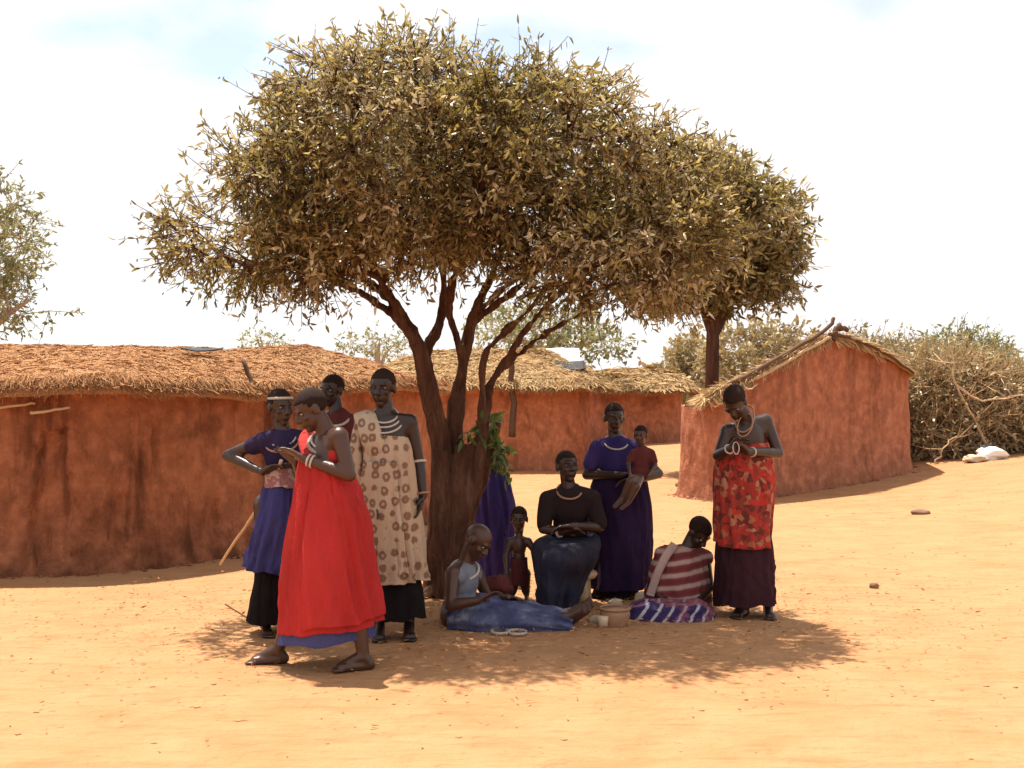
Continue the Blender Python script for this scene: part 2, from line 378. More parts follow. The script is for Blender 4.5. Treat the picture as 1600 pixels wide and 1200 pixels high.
def round_hut(label, ctrl, ridge, z_e, z_r, over, mats, seed, npts, n_straw, ncol, straw_len=0.35, straw_w=0.006, view=True, eave_wob=0.09, amp=0.03, fringe=0.35, recess=None):
    poly = catmull(ctrl, npts, True)
    c0 = poly.mean(0); hut = thing('mud_hut', label, 'hut', (c0[0], c0[1], gz(*c0)), 'mud huts of the village')
    a, b = np.array(ridge[0], float), np.array(ridge[1], float); ab = b - a
    def pr(q): return a + ab * np.clip(((q - a) @ ab) / (ab @ ab), 0, 1)[:, None]
    wob = (fbm(np.concatenate([poly * 1.1, np.full((len(poly), 1), seed)], 1), 3) - 0.5) * 2
    link('wall', wall_mesh('wall', poly, np.full(len(poly), z_e + 0.12), seed, amp, recess=recess), mats[0], hut)
    # roof shell: rows from under the eave, over the edge and up to the ridge
    eave = ring_offset(poly, over) + (ring_offset(poly, 1.0) - poly) * (wob * 0.08)[:, None]
    C = pr(poly); rows = []
    zz = z_e + wob * eave_wob
    rows.append(np.concatenate([poly * 0.96 + C * 0.04, (zz + 0.10)[:, None]], 1))
    rows.append(np.concatenate([eave, (zz - 0.02)[:, None]], 1))
    S = np.linspace(0, 1, 26)
    zr = z_r + (fbm(np.concatenate([C * 0.8, np.full((len(C), 1), seed + 5.)], 1), 3) - 0.5) * 0.12
    for s_ in S:
        q = eave * (1 - s_) + C * s_; z = (zz + 0.035) + (zr - zz - 0.035) * (1 - (1 - s_) ** 1.5)
        p3 = np.concatenate([q, z[:, None]], 1); p3[:, 2] += (fbm(p3 * 2.2 + seed, 4) - 0.5) * 0.11
        rows.append(p3)
    R = np.stack(rows); n = len(poly); k = len(rows)
    i = np.arange(k * n).reshape(k, n); j = np.roll(i, -1, 1)
    f = np.stack([i[:-1], j[:-1], j[1:], i[1:]], -1).reshape(-1, 4)
    roof = link('roof', mk_mesh('roof', R.reshape(-1, 3), f, True, {'tone': fbm(R.reshape(-1, 3) * 9, 3)}), mats[1], hut)
    r = np.random.default_rng(seed + 1)
    # straw on the slopes that face the clearing
    U = r.uniform(0, n, n_straw * 4); Sx = r.uniform(0, 1, n_straw * 4) * 25
    fr = np.floor(U).astype(int) % n
    keep = (C[fr, 1] > poly[fr, 1] - 0.2) if view else np.ones(len(U), bool)
    U, Sx = U[keep][:n_straw], Sx[keep][:n_straw]
    u0 = np.floor(U).astype(int) % n; u1 = (u0 + 1) % n; fu = (U - np.floor(U))[:, None]; s0 = np.minimum(Sx.astype(int), 24); fs = (Sx - s0)[:, None]
    Q = R[2:]
    p = (Q[s0, u0] * (1 - fu) + Q[s0, u1] * fu) * (1 - fs) + (Q[s0 + 1, u0] * (1 - fu) + Q[s0 + 1, u1] * fu) * fs
    dn = Q[s0, u0] - Q[s0 + 1, u0]; dn /= np.linalg.norm(dn, axis=1)[:, None] + 1e-9
    al = Q[s0, u1] - Q[s0, u0]; nm = np.cross(al, -dn); nm /= np.linalg.norm(nm, axis=1)[:, None] + 1e-9
    nm[nm[:, 2] < 0] *= -1
    V, Fq, T = strands(p, dn, nm, straw_len, straw_w, seed + 2, 0.10, 0.8)
    st = link('thatch', mk_mesh('thatch', V, Fq, False, {'tone': T}), mats[1], roof); st['kind'] = 'stuff'
    # ragged fringe under the eave
    m = int(n_straw * fringe); U = r.uniform(0, n, m * 4); u0 = np.floor(U).astype(int) % n
    keep = (C[u0, 1] > poly[u0, 1] - 0.2) if view else np.ones(len(U), bool); u0 = u0[keep][:m]; fu = r.uniform(0, 1, len(u0))[:, None]; u1 = (u0 + 1) % n
    p = Q[0][u0] * (1 - fu) + Q[0][u1] * fu; p[:, 2] += r.uniform(-0.08, 0.04, len(p))
    out = (eave[u0] - poly[u0]); out = out / (np.linalg.norm(out, axis=1)[:, None] + 1e-9)
    dn = np.concatenate([out * 0.6, np.full((len(p), 1), -0.8)], 1); dn /= np.linalg.norm(dn, axis=1)[:, None]
    nm = np.concatenate([out * 0.8, np.full((len(p), 1), 0.6)], 1)
    V, Fq, T = strands(p - dn * 0.08, dn, nm, straw_len * 0.5 + 0.04, straw_w, seed + 3, 0.3, 0.6)
    fr_ = link('eave_fringe', mk_mesh('eave_fringe', V, Fq, False, {'tone': T}), mats[1], roof); fr_['kind'] = 'stuff'
    return hut, roof

def stick(name, mat, parent, pts, r, taper=0.7, n=7):
    mb = MB(); k = len(pts); P_ = catmull([tuple(p) for p in pts], max(6, k * 3))
    P_ = P_ + rng.normal(0, r * 0.25, P_.shape)
    mb.tube(P_, list(np.linspace(r, r * taper, len(P_))), n); return link(name, mb.mesh(name), mat, parent)

hut1, roof1 = round_hut('long dark mud hut with low brown thatch behind the women on the left',
    HUT1_CTRL := [(-9.5, 10.6), (-7, 10.25), (-4.9, 10.35), (-3.7, 10.45), (-2.95, 11.1), (-2.35, 12.1), (-1.65, 13.2), (-1.0, 14.4), (-1.3, 15.8), (-2.8, 16.4), (-6, 15.6), (-9.5, 15.2)],
    [(-7.5, 12.9), (-2.6, 14.4)], 1.50, 2.00, 0.22, (M_MUD1, M_THATCH1), 11, 620, 60000, 0, 0.10, 0.0040, fringe=0.22, recess=[(-3.86, 10.40, 0.16, 0.08, 1.2, 0.085), (-3.12, 10.86, 0.055, 0.75, 1.25, 0.05), (-3.35, 10.62, 0.10, 0.25, 0.70, 0.04), (-2.75, 11.35, 0.08, 0.10, 0.55, 0.04), (-4.35, 10.38, 0.06, 0.9, 1.4, 0.03)])
for q in (0, 1):                                            # stick ends poking out under the eave
    x0 = [15, 70, 120, 255, 300, 335, 590][q]; Yq = [10.26, 10.27, 10.29, 10.5, 10.7, 10.9, 13.1][q]; yy = [634, 642, 638, 612, 600, 606, 622][q]
    stick('eave_stick', M_PALESTICK if q in (0, 1) else M_STICK, hut1, [P(x0 - 22, yy + 3, Yq), P(x0 + 8, yy, Yq), P(x0 + 40, yy - 5, Yq + 0.04)], 0.014)
stick('roof_pole', M_STICK, hut1, [P(404, 622, 11.75), P(391, 590, 11.8), P(379, 562, 11.85)], 0.026, 0.8)

hut2, roof2 = round_hut('red mud hut with ragged straw roof seen behind the tree trunk',
    [(-2.2, 22.9), (-0.6, 22.7), (0.7, 22.8), (1.25, 23.0), (1.5, 23.7), (1.45, 25.2), (0.9, 26.4), (-1.0, 26.6), (-2.6, 26.3), (-2.9, 24.6)],
    [(-1.4, 24.6), (0.3, 24.6)], 1.56, 2.26, 0.36, (M_MUD3, M_THATCH2), 23, 240, 22000, 0, 0.26, 0.008)
hut3, roof3 = round_hut('farthest red mud hut with flat straw roof beyond the woman with the baby',
    [(2.3, 33.4), (3.2, 33.0), (4.1, 33.1), (4.55, 33.6), (4.7, 34.6), (4.5, 36.4), (3.4, 37), (2.2, 36.4), (1.95, 34.8)],
    [(2.8, 34.9), (3.9, 34.9)], 1.42, 2.00, 0.35, (M_MUD2, M_THATCH2), 37, 200, 14000, 0, 0.32, 0.011)
stick('post', M_STICK, hut2, [P(800, 682, 22.3), P(802, 630, 22.35), P(799, 560, 22.4)], 0.065, 0.8)
sh = MB()                                                     # pale sheet and dark scrap lying on the roofs
def patch(name, mat, parent, cx, cy, cz, sx, sy, seed, amp=0.06, tilt=0.0):
    n = 12; u, v = np.meshgrid(np.linspace(-1, 1, n), np.linspace(-1, 1, n)); p = np.stack([u.ravel() * sx, v.ravel() * sy, 0 * u.ravel()], 1)
    r_ = fbm(np.concatenate([p[:, :2] * 3, np.full((n * n, 1), seed)], 1), 3); p[:, 2] = (r_ - 0.5) * amp * 2 + p[:, 1] * tilt
    e = 1 + 0.25 * (fbm(np.concatenate([p[:, :2] * 2, np.full((n * n, 1), seed + 9.)], 1), 2) - 0.5); p[:, :2] *= e[:, None]
    p += np.array([cx, cy, cz]); i = np.arange(n * n).reshape(n, n); f = np.stack([i[:-1, :-1], i[:-1, 1:], i[1:, 1:], i[1:, :-1]], -1).reshape(-1, 4)
    o = link(name, mk_mesh(name, p, f), mat, parent); s = o.modifiers.new('thick', 'SOLIDIFY'); s.thickness = 0.012; return o
M_SHEET = m_plain('white_sheet', (0.78, 0.78, 0.76), 0.6, 0.4, 0.06, 4)
M_BLACKRAG = m_plain('black_rag', (0.03, 0.03, 0.035), 0.8, 0.3, 0.3, 6)
tag(patch('plastic_sheet', M_SHEET, None, 0.98, 24.2, 2.17, 0.36, 0.5, 3.0, 0.07, 0.28), 'white sheet lying on the straw roof behind the tree', 'sheet')
tag(patch('dark_rag', M_BLACKRAG, None, 1.10, 23.3, 1.97, 0.28, 0.22, 5.0, 0.06, 0.35), 'dark rag lying on the roof edge below the white sheet', 'rag')
tag(patch('dark_rag', M_BLACKRAG, None, -3.25, 13.0, 1.985, 0.20, 0.12, 8.0, 0.05, 0.1), 'dark scrap lying on top of the long left roof', 'rag')

# gabled hut on the right
A = np.array([2.83, 16.85]); B = np.array([6.35, 19.6]); LEN = np.array([0.75, 4.6])
AB = B - A; W = np.linalg.norm(AB); ABn = AB / W
def z_roof(q):
    M_ = np.stack([AB, LEN], 1); uv = (q - A) @ np.linalg.inv(M_).T; u = uv[:, 0]
    zl = 1.42 + (2.24 - 1.42) * np.clip(u / 0.54, -0.2, 1); w_ = np.clip((u - 0.54) / 0.46, 0, 1.25)
    zr = 2.24 - (2.24 - 1.72) * w_ ** 1.5
    return np.where(u < 0.54, zl, zr)
ctrl4 = []
def edge(p, q, n): return [p + (q - p) * k / n for k in range(n)]
cs = [A + ABn * 0.45, B - ABn * 0.3, B + LEN / np.linalg.norm(LEN) * 0.3, B + LEN * 0.95, A + AB * 0.95 + LEN, A + AB * 0.05 + LEN, A + LEN * 0.95, np.array([2.62, 18.3])]
ctrl4 += edge(cs[0], cs[1], 9) + [cs[1], cs[2]] + edge(cs[2], cs[3], 6)[1:] + [cs[3], cs[4]] + edge(cs[4], cs[5], 5)[1:] + [cs[5], cs[6]] + edge(cs[6], cs[7], 6)[1:] + [cs[7], np.array([2.45, 17.75]), np.array([2.50, 17.45]), np.array([2.64, 17.15]), np.array([2.84, 16.93])]
poly4 = catmull(ctrl4, 380, True)
hut4 = thing('mud_hut', 'gabled red mud hut standing behind the woman on the right', 'hut', (4.6, 20.5, 0.1), 'mud huts of the village')
link('wall', wall_mesh('wall', poly4, z_roof(poly4) + 0.02, 41, 0.028, 34), M_MUD2, hut4)
us = np.concatenate([np.linspace(-0.06, 0.54, 26), np.linspace(0.56, 1.015, 20)]); vs_ = np.linspace(-0.035, 1.06, 30)
Ug, Vg = np.meshgrid(us, vs_); Qx = A[None] + Ug.ravel()[:, None] * AB + Vg.ravel()[:, None] * LEN
def roof4(Q, lift): 
    z = z_roof(Q) + lift; p = np.concatenate([Q, z[:, None]], 1); p[:, 2] += (fbm(p * 2.5, 4) - 0.5) * 0.09; return p
top = roof4(Qx, 0.09); bot = roof4(Qx, 0.02); nu_, nv_ = len(us), len(vs_)
ii = np.arange(nu_ * nv_).reshape(nv_, nu_)
ft = np.stack([ii[:-1, :-1], ii[:-1, 1:], ii[1:, 1:], ii[1:, :-1]], -1).reshape(-1, 4); off = nu_ * nv_
rim = np.concatenate([ii[0], ii[1:, -1], ii[-1, -2::-1], ii[-2:0:-1, 0]]); rn = np.roll(rim, -1)
fs_ = np.stack([rim, rim + off, rn + off, rn], -1)
r4 = link('roof', mk_mesh('roof', np.concatenate([top, bot]), np.concatenate([ft, ft[:, ::-1] + off, fs_]), True, {'tone': fbm(np.concatenate([top, bot]) * 9, 3)}), M_THATCH2, hut4)
r_ = np.random.default_rng(77); n4 = 16000
u4 = r_.uniform(-0.06, 0.86, n4); v4 = r_.uniform(-0.035, 1.0, n4) ** 1.0
q4 = A[None] + u4[:, None] * AB + v4[:, None] * LEN; p4 = roof4(q4, 0.09); q4b = q4 + AB[None] * 0.01; p4b = roof4(q4b, 0.09)
dn = p4b - p4; dn[u4 < 0.54] *= -1; dn /= np.linalg.norm(dn, axis=1)[:, None]; nm = np.cross(dn, np.tile(np.append(LEN / np.linalg.norm(LEN), 0), (n4, 1))); nm[nm[:, 2] < 0] *= -1
V1, F1, T1 = strands(p4, dn, nm, 0.30, 0.007, 78, 0.12, 0.6)
n5 = 1800; u5 = r_.uniform(-0.06, 0.80, n5); q5 = A[None] + u5[:, None] * AB - 0.032 * LEN; p5 = roof4(q5, 0.06); p5[:, 2] += r_.uniform(-0.05, 0.07, n5)
fw = np.tile(np.array([0.25, -0.75, -0.45]), (n5, 1)); dl = np.where((u5 < 0.54)[:, None], np.append(-ABn, -0.35), np.append(ABn, -0.3)); d5 = fw * 0.12 + dl; d5 /= np.linalg.norm(d5, axis=1)[:, None]
V2, F2, T2 = strands(p5, d5, np.tile(np.array([0.3, -0.8, 0.5]), (n5, 1)), 0.17, 0.006, 79, 0.2, 0.5)
n6 = 1800; v6 = r_.uniform(-0.07, 1.0, n6); q6 = A[None] - 0.06 * AB + v6[:, None] * LEN; p6 = roof4(q6, 0.08)
V3, F3, T3 = strands(p6, np.tile(np.append(-ABn * 0.5, -0.85), (n6, 1)), np.tile(np.array([-0.8, -0.3, 0.5]), (n6, 1)), 0.16, 0.006, 80, 0.3, 0.7)
th4 = link('thatch', mk_mesh('thatch', np.concatenate([V1, V2, V3]), np.concatenate([F1, F2 + len(V1), F3 + len(V1) + len(V2)]), False, {'tone': np.concatenate([T1, T2, T3])}), M_THATCH2, r4); th4['kind'] = 'stuff'
def on4(u, lift, fwd=-0.05):
    q = A + u * AB + fwd * LEN; return Vector((q[0], q[1], float(z_roof(q[None])[0]) + lift))
stick('verge_pole', M_STICK, hut4, [on4(0.06, 0.10, -0.055), on4(0.30, 0.14, -0.055), on4(0.50, 0.20, -0.055), on4(0.50, 0.20, -0.055) + Vector((0.16, 0.1, 0.19))], 0.032, 0.9)
stick('verge_pole', M_PALESTICK, hut4, [on4(0.16, 0.0, -0.05), on4(0.40, 0.04, -0.05), on4(0.53, 0.07, -0.05)], 0.026, 0.9)
stick('verge_pole', M_STICK, hut4, [on4(0.52, 0.12, -0.05), on4(0.66, 0.10, -0.05), on4(0.85, 0.08, -0.05), on4(0.99, 0.04, -0.05)], 0.026, 0.8)
stick('ridge_end', M_STICK, hut4, [on4(0.55, 0.02, -0.055), on4(0.56, 0.16, -0.055), on4(0.58, 0.24, -0.055)], 0.045, 0.8)
stick('ridge_end', M_STICK, hut4, [on4(0.57, 0.20, -0.055), on4(0.62, 0.20, -0.055)], 0.045, 0.8)
for q in range(6):
    u = [-0.05, -0.03, 0.0, 0.05, 0.1, 0.03][q]
    stick('eave_stick', M_PALESTICK, hut4, [on4(u, 0.03, -0.045), on4(u + 0.03, -0.09, -0.05 - 0.01 * q), on4(u + 0.07, -0.05 - 0.03 * (q % 3), -0.045)], 0.016, 0.7)

# ------------------------------------------------------------------ vegetation
def grow(stems, targets, seed, step=0.18, tip=0.0045, power=0.45, keep_r=True):
    """stems: polylines [(Vector, r)...]; every target is joined to the nearest limb. returns pos, parent, radius, tips"""
    r = np.random.default_rng(seed)
    pos = []; par = []; rad = []
    for st in stems:
        pts = np.array([tuple(p) for p, _ in st]); rs = np.array([q for _, q in st]); m = max(6, int(len(st) * 4))
        cp = catmull(pts, m); cr = np.interp(np.linspace(0, 1, m), np.linspace(0, 1, len(rs)), rs)
        for i in range(m):
            par.append(len(pos) - 1 if i else -1); pos.append(cp[i]); rad.append(cr[i])
    n_stem = len(pos)
    pa_ = np.array(pos); order = np.argsort([((pa_ - t_) ** 2).sum(1).min() for t_ in targets])
    cap = np.zeros((len(pos) + len(targets) * 40, 3)); cap[:len(pos)] = pos; tips = []
    # limbs may leave a stem only in its upper part
    z0 = np.array(pos)[:, 2].min(); z1 = np.array(pos)[:, 2].max()
    ok = np.zeros(len(cap), bool); ok[:n_stem] = cap[:n_stem, 2] > z0 + (z1 - z0) * 0.45
    n = n_stem
    for k in order:
        t_ = targets[k]; d = t_ - cap[:n]; dist = np.linalg.norm(d, axis=1)
        cost = dist + np.maximum(0, -d[:, 2]) * 0.8; cost[~ok[:n]] = 1e9
        j = int(np.argmin(cost)); D = dist[j]; m = max(2, min(30, int(D / step)))
        p0 = cap[j]; pd = p0 - cap[par[j]] if par[j] >= 0 else np.array([0, 0, 0.1]); pd = pd / (np.linalg.norm(pd) + 1e-9)
        c1 = p0 + (pd * 0.6 + np.array([0, 0, 0.25])) * D * 0.4; last = j
        for i in range(1, m + 1):
            f = i / m; q = (1 - f) ** 2 * p0 + 2 * f * (1 - f) * c1 + f * f * t_
            if i < m: q = q + r.normal(0, 0.02 * min(1, D), 3)
            cap[n] = q; par.append(last); rad.append(0.0); ok[n] = True; last = n; n += 1
        tips.append(last)
    cnt = np.zeros(n)
    for e in tips: cnt[e] += 1
    for i in range(n - 1, -1, -1):
        if par[i] >= 0: cnt[par[i]] += cnt[i]
    rr = tip * np.maximum(cnt, 1) ** power; rad = np.array(rad); rad[n_stem:] = rr[n_stem:]
    return cap[:n], np.array(par), rad, tips, n_stem

def limb_mesh(name, pos, par, rad, sides, start=0, extra=None):
    """one frustum per limb segment"""
    i = np.arange(start, len(pos)); i = i[par[i] >= 0]
    p0 = pos[par[i]]; p1 = pos[i]; r1 = rad[i]; r0 = np.minimum(np.where(rad[par[i]] > 0, rad[par[i]], r1), r1 * 1.3)
    if extra is not None:
        p0 = np.concatenate([p0, extra[0]]); p1 = np.concatenate([p1, extra[1]]); r0 = np.concatenate([r0, extra[2]]); r1 = np.concatenate([r1, extra[3]])
    d = p1 - p0; L = np.linalg.norm(d, axis=1)[:, None] + 1e-9; d = d / L
    a = np.cross(d, np.array([0.31, 0.17, 0.93])); a /= np.linalg.norm(a, axis=1)[:, None] + 1e-9; b = np.cross(d, a)
    p0 = p0 - d * r0[:, None] * 0.3
    V = []
    for k in range(sides):
        th = 2 * math.pi * k / sides; o = a * math.cos(th) + b * math.sin(th); V += [p0 + o * r0[:, None], p1 + o * r1[:, None]]
    V = np.stack(V, 1).reshape(-1, 3); base = np.arange(len(d))[:, None] * (2 * sides)
    Fq = np.concatenate([base + np.array([[2 * k, 2 * ((k + 1) % sides), 2 * ((k + 1) % sides) + 1, 2 * k + 1]]) for k in range(sides)], 0)
    return mk_mesh(name, V, Fq)

def leafage(tip_pos, seed, twigs, per, tw_len, l_len, l_wid, droop=0.35, outward=None, curl=0.25):
    """twigs round every tip with leaves set along them; returns twig segments and leaf arrays"""
    r = np.random.default_rng(seed); n = len(tip_pos) * twigs
    base = np.repeat(tip_pos, twigs, 0)
    d = r.normal(0, 1, (n, 3)); 
    if outward is not None: d += np.repeat(outward, twigs, 0) * 1.2
    d[:, 2] -= droop * 0.5; d /= np.linalg.norm(d, axis=1)[:, None]
    L = tw_len * r.uniform(0.5, 1.3, n)[:, None]; end = base + d * L; end[:, 2] -= (droop * 0.25 * L[:, 0])
    m = n * per; f = r.uniform(0.15, 1.05, (n, per))[..., None]
    p = (base[:, None] * (1 - f) + end[:, None] * f).reshape(-1, 3)
    ld = np.repeat(d, per, 0) * 0.6 + r.normal(0, 0.75, (m, 3)); ld[:, 2] -= droop; ld /= np.linalg.norm(ld, axis=1)[:, None]
    sd = np.cross(ld, r.normal(0, 1, (m, 3))); sd /= np.linalg.norm(sd, axis=1)[:, None] + 1e-9; nm = np.cross(sd, ld)
    s = r.uniform(0.6, 1.3, m)[:, None]; ll = l_len * s; ww = l_wid * s * r.uniform(0.8, 1.2, m)[:, None]
    V = np.stack([p, p + ld * ll * 0.35 + sd * ww * 0.5 + nm * ww * curl, p + ld * ll * 0.35 - sd * ww * 0.5 + nm * ww * curl,
                  p + ld * ll * 0.72 + sd * ww * 0.38 - nm * ll * 0.02, p + ld * ll * 0.72 - sd * ww * 0.38 - nm * ll * 0.02, p + ld * ll - nm * ll * 0.10], 1).reshape(-1, 3)
    b = np.arange(m)[:, None] * 6
    Ft = np.concatenate([b + np.array([[0, 1, 2]]), b + np.array([[1, 3, 4]]), b + np.array([[1, 4, 2]]), b + np.array([[3, 5, 4]])], 0)
    patch_ = fbm(p * 1.4 + seed, 3)
    tone = np.clip(r.uniform(0, 1, m) * 0.75 + (patch_ - 0.5) * 1.3 + 0.12, 0, 1)
    return (base, end, np.full(n, 0.0035), np.full(n, 0.0018)), V, Ft, np.repeat(tone, 6)

def crown_points(ells, n, seed, mind, inner=0.3, reject=None):
    r = np.random.default_rng(seed); E = np.array(ells); vol = E[:, 3] * E[:, 4] * E[:, 5]
    m = n * 14; e = E[r.choice(len(E), m, p=vol / vol.sum())]; u = r.normal(0, 1, (m, 3)); u /= np.linalg.norm(u, axis=1)[:, None]; q = r.uniform(0, 1, m) ** (1 / 3)
    ok = (q >= 0.62) | (r.uniform(0, 1, m) < inner); c = (e[:, :3] + u * q[:, None] * e[:, 3:])[ok]; cu = u[ok]
    out = np.zeros((n, 3)); outv = np.zeros((n, 3)); k = 0
    for p, v in zip(c, cu):
        if k and ((out[:k] - p) ** 2).sum(1).min() < mind * mind: continue
        if reject is not None and reject(p): continue
        out[k] = p; outv[k] = v; k += 1
        if k == n: break
    return out[:k], outv[:k]

def ell(px, py, Y, rx, rz, ry):
    """crown lobe seen at a photograph pixel, radii rx, rz in pixels there, ry in metres"""
    c = P(px, py, Y); return (c.x, c.y, c.z, rx / F * Y, ry, rz / F * Y)

# ---- the big shade tree
TY = 9.3
tree = thing('shade_tree', 'broad leafy tree with twisted multi stemmed trunk shading the group', 'tree', P(690, 600, TY).xy.to_3d())
def st_(pts): return [(P(x, y, TY + dy), r * (0.64 if y < 610 else 0.70 if y < 890 else 0.72)) for x, y, dy, r in pts]
stems = [
    st_([(684, 935, 0, .155), (680, 885, 0, .125), (688, 790, 0, .120), (688, 700, 0, .115), (672, 620, -.05, .105), (655, 545, -.10, .088), (622, 480, -.18, .065), (585, 425, -.3, .046), (520, 350, -.5, .030), (470, 300, -.6, .018)]),
    st_([(700, 930, .1, .14), (706, 820, .12, .120), (708, 740, .12, .110), (712, 650, .10, .086), (724, 570, .15, .076), (738, 500, .22, .065), (768, 430, .3, .050), (800, 350, .45, .032), (830, 260, .5, .018)]),
    st_([(692, 930, -.1, .13), (714, 830, -.14, .110), (738, 755, -.14, .098), (752, 690, -.12, .075), (756, 640, -.08, .060), (772, 590, 0, .048), (803, 542, .02, .044), (845, 488, -.1, .037), (910, 430, -.3, .028), (1000, 380, -.4, .018)]),
    st_([(752, 660, -.10, .05), (752, 600, -.16, .030), (758, 555, -.2, .026), (785, 522, -.25, .024), (830, 480, -.4, .020), (880, 400, -.6, .012)]),
    st_([(672, 620, -.05, .09), (664, 560, .1, .075), (690, 490, .2, .058), (690, 400, .1, .042), (660, 300, 0, .028), (640, 200, 0, .016)]),
    st_([(655, 545, -.1, .06), (610, 470, .2, .045), (540, 420, .5, .034), (440, 390, .7, .022), (360, 370, .7, .014)]),
    st_([(668, 600, 0, .06), (640, 520, .1, .05), (560, 455, .2, .038), (470, 420, .3, .026), (400, 400, .2, .014)]),
    st_([(725, 570, .15, .06), (702, 480, 0, .046), (720, 400, -.2, .032), (740, 300, -.3, .018)]),
    st_([(735, 505, .2, .055), (820, 440, .3, .042), (870, 380, .2, .028), (900, 300, .1, .016)]),
    st_([(772, 590, 0, .045), (840, 530, .1, .035), (930, 480, .2, .026), (1020, 450, .2, .014)]),
    st_([(660, 560, -.1, .06), (600, 450, -.4, .04), (560, 380, -.5, .028), (500, 300, -.5, .016)]),
    st_([(738, 500, .2, .045), (800, 440, .6, .038), (900, 390, .9, .030), (1020, 370, .9, .022), (1120, 360, .8, .012)]),
]
stump = st_([(704, 925, .05, .12), (726, 810, .10, .105), (756, 730, .12, .085), (772, 680, .12, .066), (776, 655, .12, .05)])
tb = MB()
for s_ in stems + [stump]:
    pts = catmull([tuple(p) for p, _ in s_], 26); rs = np.interp(np.linspace(0, 1, 26), np.linspace(0, 1, len(s_)), [q for _, q in s_])
    tb.tube(pts, list(rs), 14)
for a_ in range(7):                                            # root flare
    an = a_ / 7 * 2 * math.pi + 0.4; c_ = P(690, 930, TY); c_.z = 0.16
    e_ = Vector((c_.x + math.cos(an) * 0.22, c_.y + math.sin(an) * 0.22, -0.05)); tb.cone(c_, 0.07, e_, 0.03, 10)
for a_ in range(9):                                            # strips of bark and fibre twisting up the base
    x0 = 672 + a_ * 5; x1 = 680 + a_ * 9
    tb.tube(catmull([tuple(P(x0, 900, TY - 0.14)), tuple(P((x0 + x1) / 2 + random.uniform(-6, 6), 800, TY - 0.20)), tuple(P(x1, 700 + random.uniform(-20, 20), TY - 0.16))], 10), [0.03] * 10, 8)
def bark_disp(co):
    q = co * np.array([20, 20, 2.6]); return (fbm(q, 4) - 0.5) * 0.055 + (fbm(co * 3, 2) - 0.5) * 0.03
link('trunk', remeshed('trunk', tb, 0.012, 3, None, bark_disp), M_BARK, tree)

lobes = [ell(630, 250, 8.75, 240, 160, 1.2), ell(400, 365, 8.6, 140, 66, .95), ell(560, 170, 8.75, 135, 72, .85), ell(700, 160, 8.8, 120, 62, .8), ell(825, 255, 8.75, 180, 138, 1.15),
         ell(1000, 385, 8.75, 130, 90, 1.0), ell(940, 400, 8.6, 140, 66, 1.0), ell(460, 290, 8.6, 138, 84, 1.0), ell(300, 385, 8.5, 62, 30, .5), ell(1000, 300, 8.75, 105, 88, .85), ell(505, 402, 8.5, 95, 40, .7), ell(740, 335, 8.8, 130, 50, 1.0)]
und = P(690, 470, TY).z
def thin(p): return fbm(p[None] * 1.9 + 3.7, 2)[0] < 0.43
tg, tgo = crown_points(lobes, 950, 5, 0.105, 0.18, thin)
tp, tpar, trad, ttips, nst = grow(stems, tg, 3, 0.16, 0.0050, 0.46)
ex, LV, LF, LT = leafage(tg, 21, 8, 10, 0.26, 0.058, 0.0165, 0.30, tgo)
link('branch', limb_mesh('branch', tp, tpar, trad, 6, nst, ex), M_BARK, tree)
fo = link('foliage', mk_mesh('foliage', LV, LF, False, {'tone': LT}), M_LEAF, tree); fo['kind'] = 'stuff'
# wispy outer sprays that break the outline
wt, wo = crown_points([tuple(list(l[:3]) + [l[3] * 1.06, l[4] * 1.04, l[5] * 1.08]) for l in lobes[:10]], 420, 9, 0.12, 0.0)
keepw = np.ones(len(wt), bool); wt, wo = wt[keepw], wo[keepw]
ex2, V2_, F2_, T2_ = leafage(wt, 22, 3, 7, 0.26, 0.062, 0.0165, 0.1, wo)
o_ = link('outer_spray', mk_mesh('outer_spray', V2_, F2_, False, {'tone': T2_ * 0.9}), M_LEAF, tree); o_['kind'] = 'stuff'
o_ = link('outer_twig', limb_mesh('outer_twig', np.zeros((0, 3)), np.zeros(0, int), np.zeros(0), 3, 0, (ex2[0] - wo.repeat(3, 0) * 0.12, ex2[1], ex2[2], ex2[3])), M_BARK, tree); o_['kind'] = 'stuff'
# green sprig hanging on the stump
sp = np.array([tuple(P(x, y, TY + dy)) for x, y, dy in [(768, 650, -.05), (776, 668, -.08), (780, 685, -.08), (760, 655, -.1), (784, 705, -.06), (748, 660, -.12), (738, 675, -.14), (788, 690, .0), (790, 725, .0)]])
_, V3_, F3_, T3_ = leafage(sp, 31, 4, 5, 0.10, 0.085, 0.028, 0.9)
o_ = link('green_sprig', mk_mesh('green_sprig', V3_, F3_, False, {'tone': T3_}), M_LEAFGREEN, tree); o_['kind'] = 'stuff'; o_['label'] = 'green leafy sprig hanging on the broken stem'

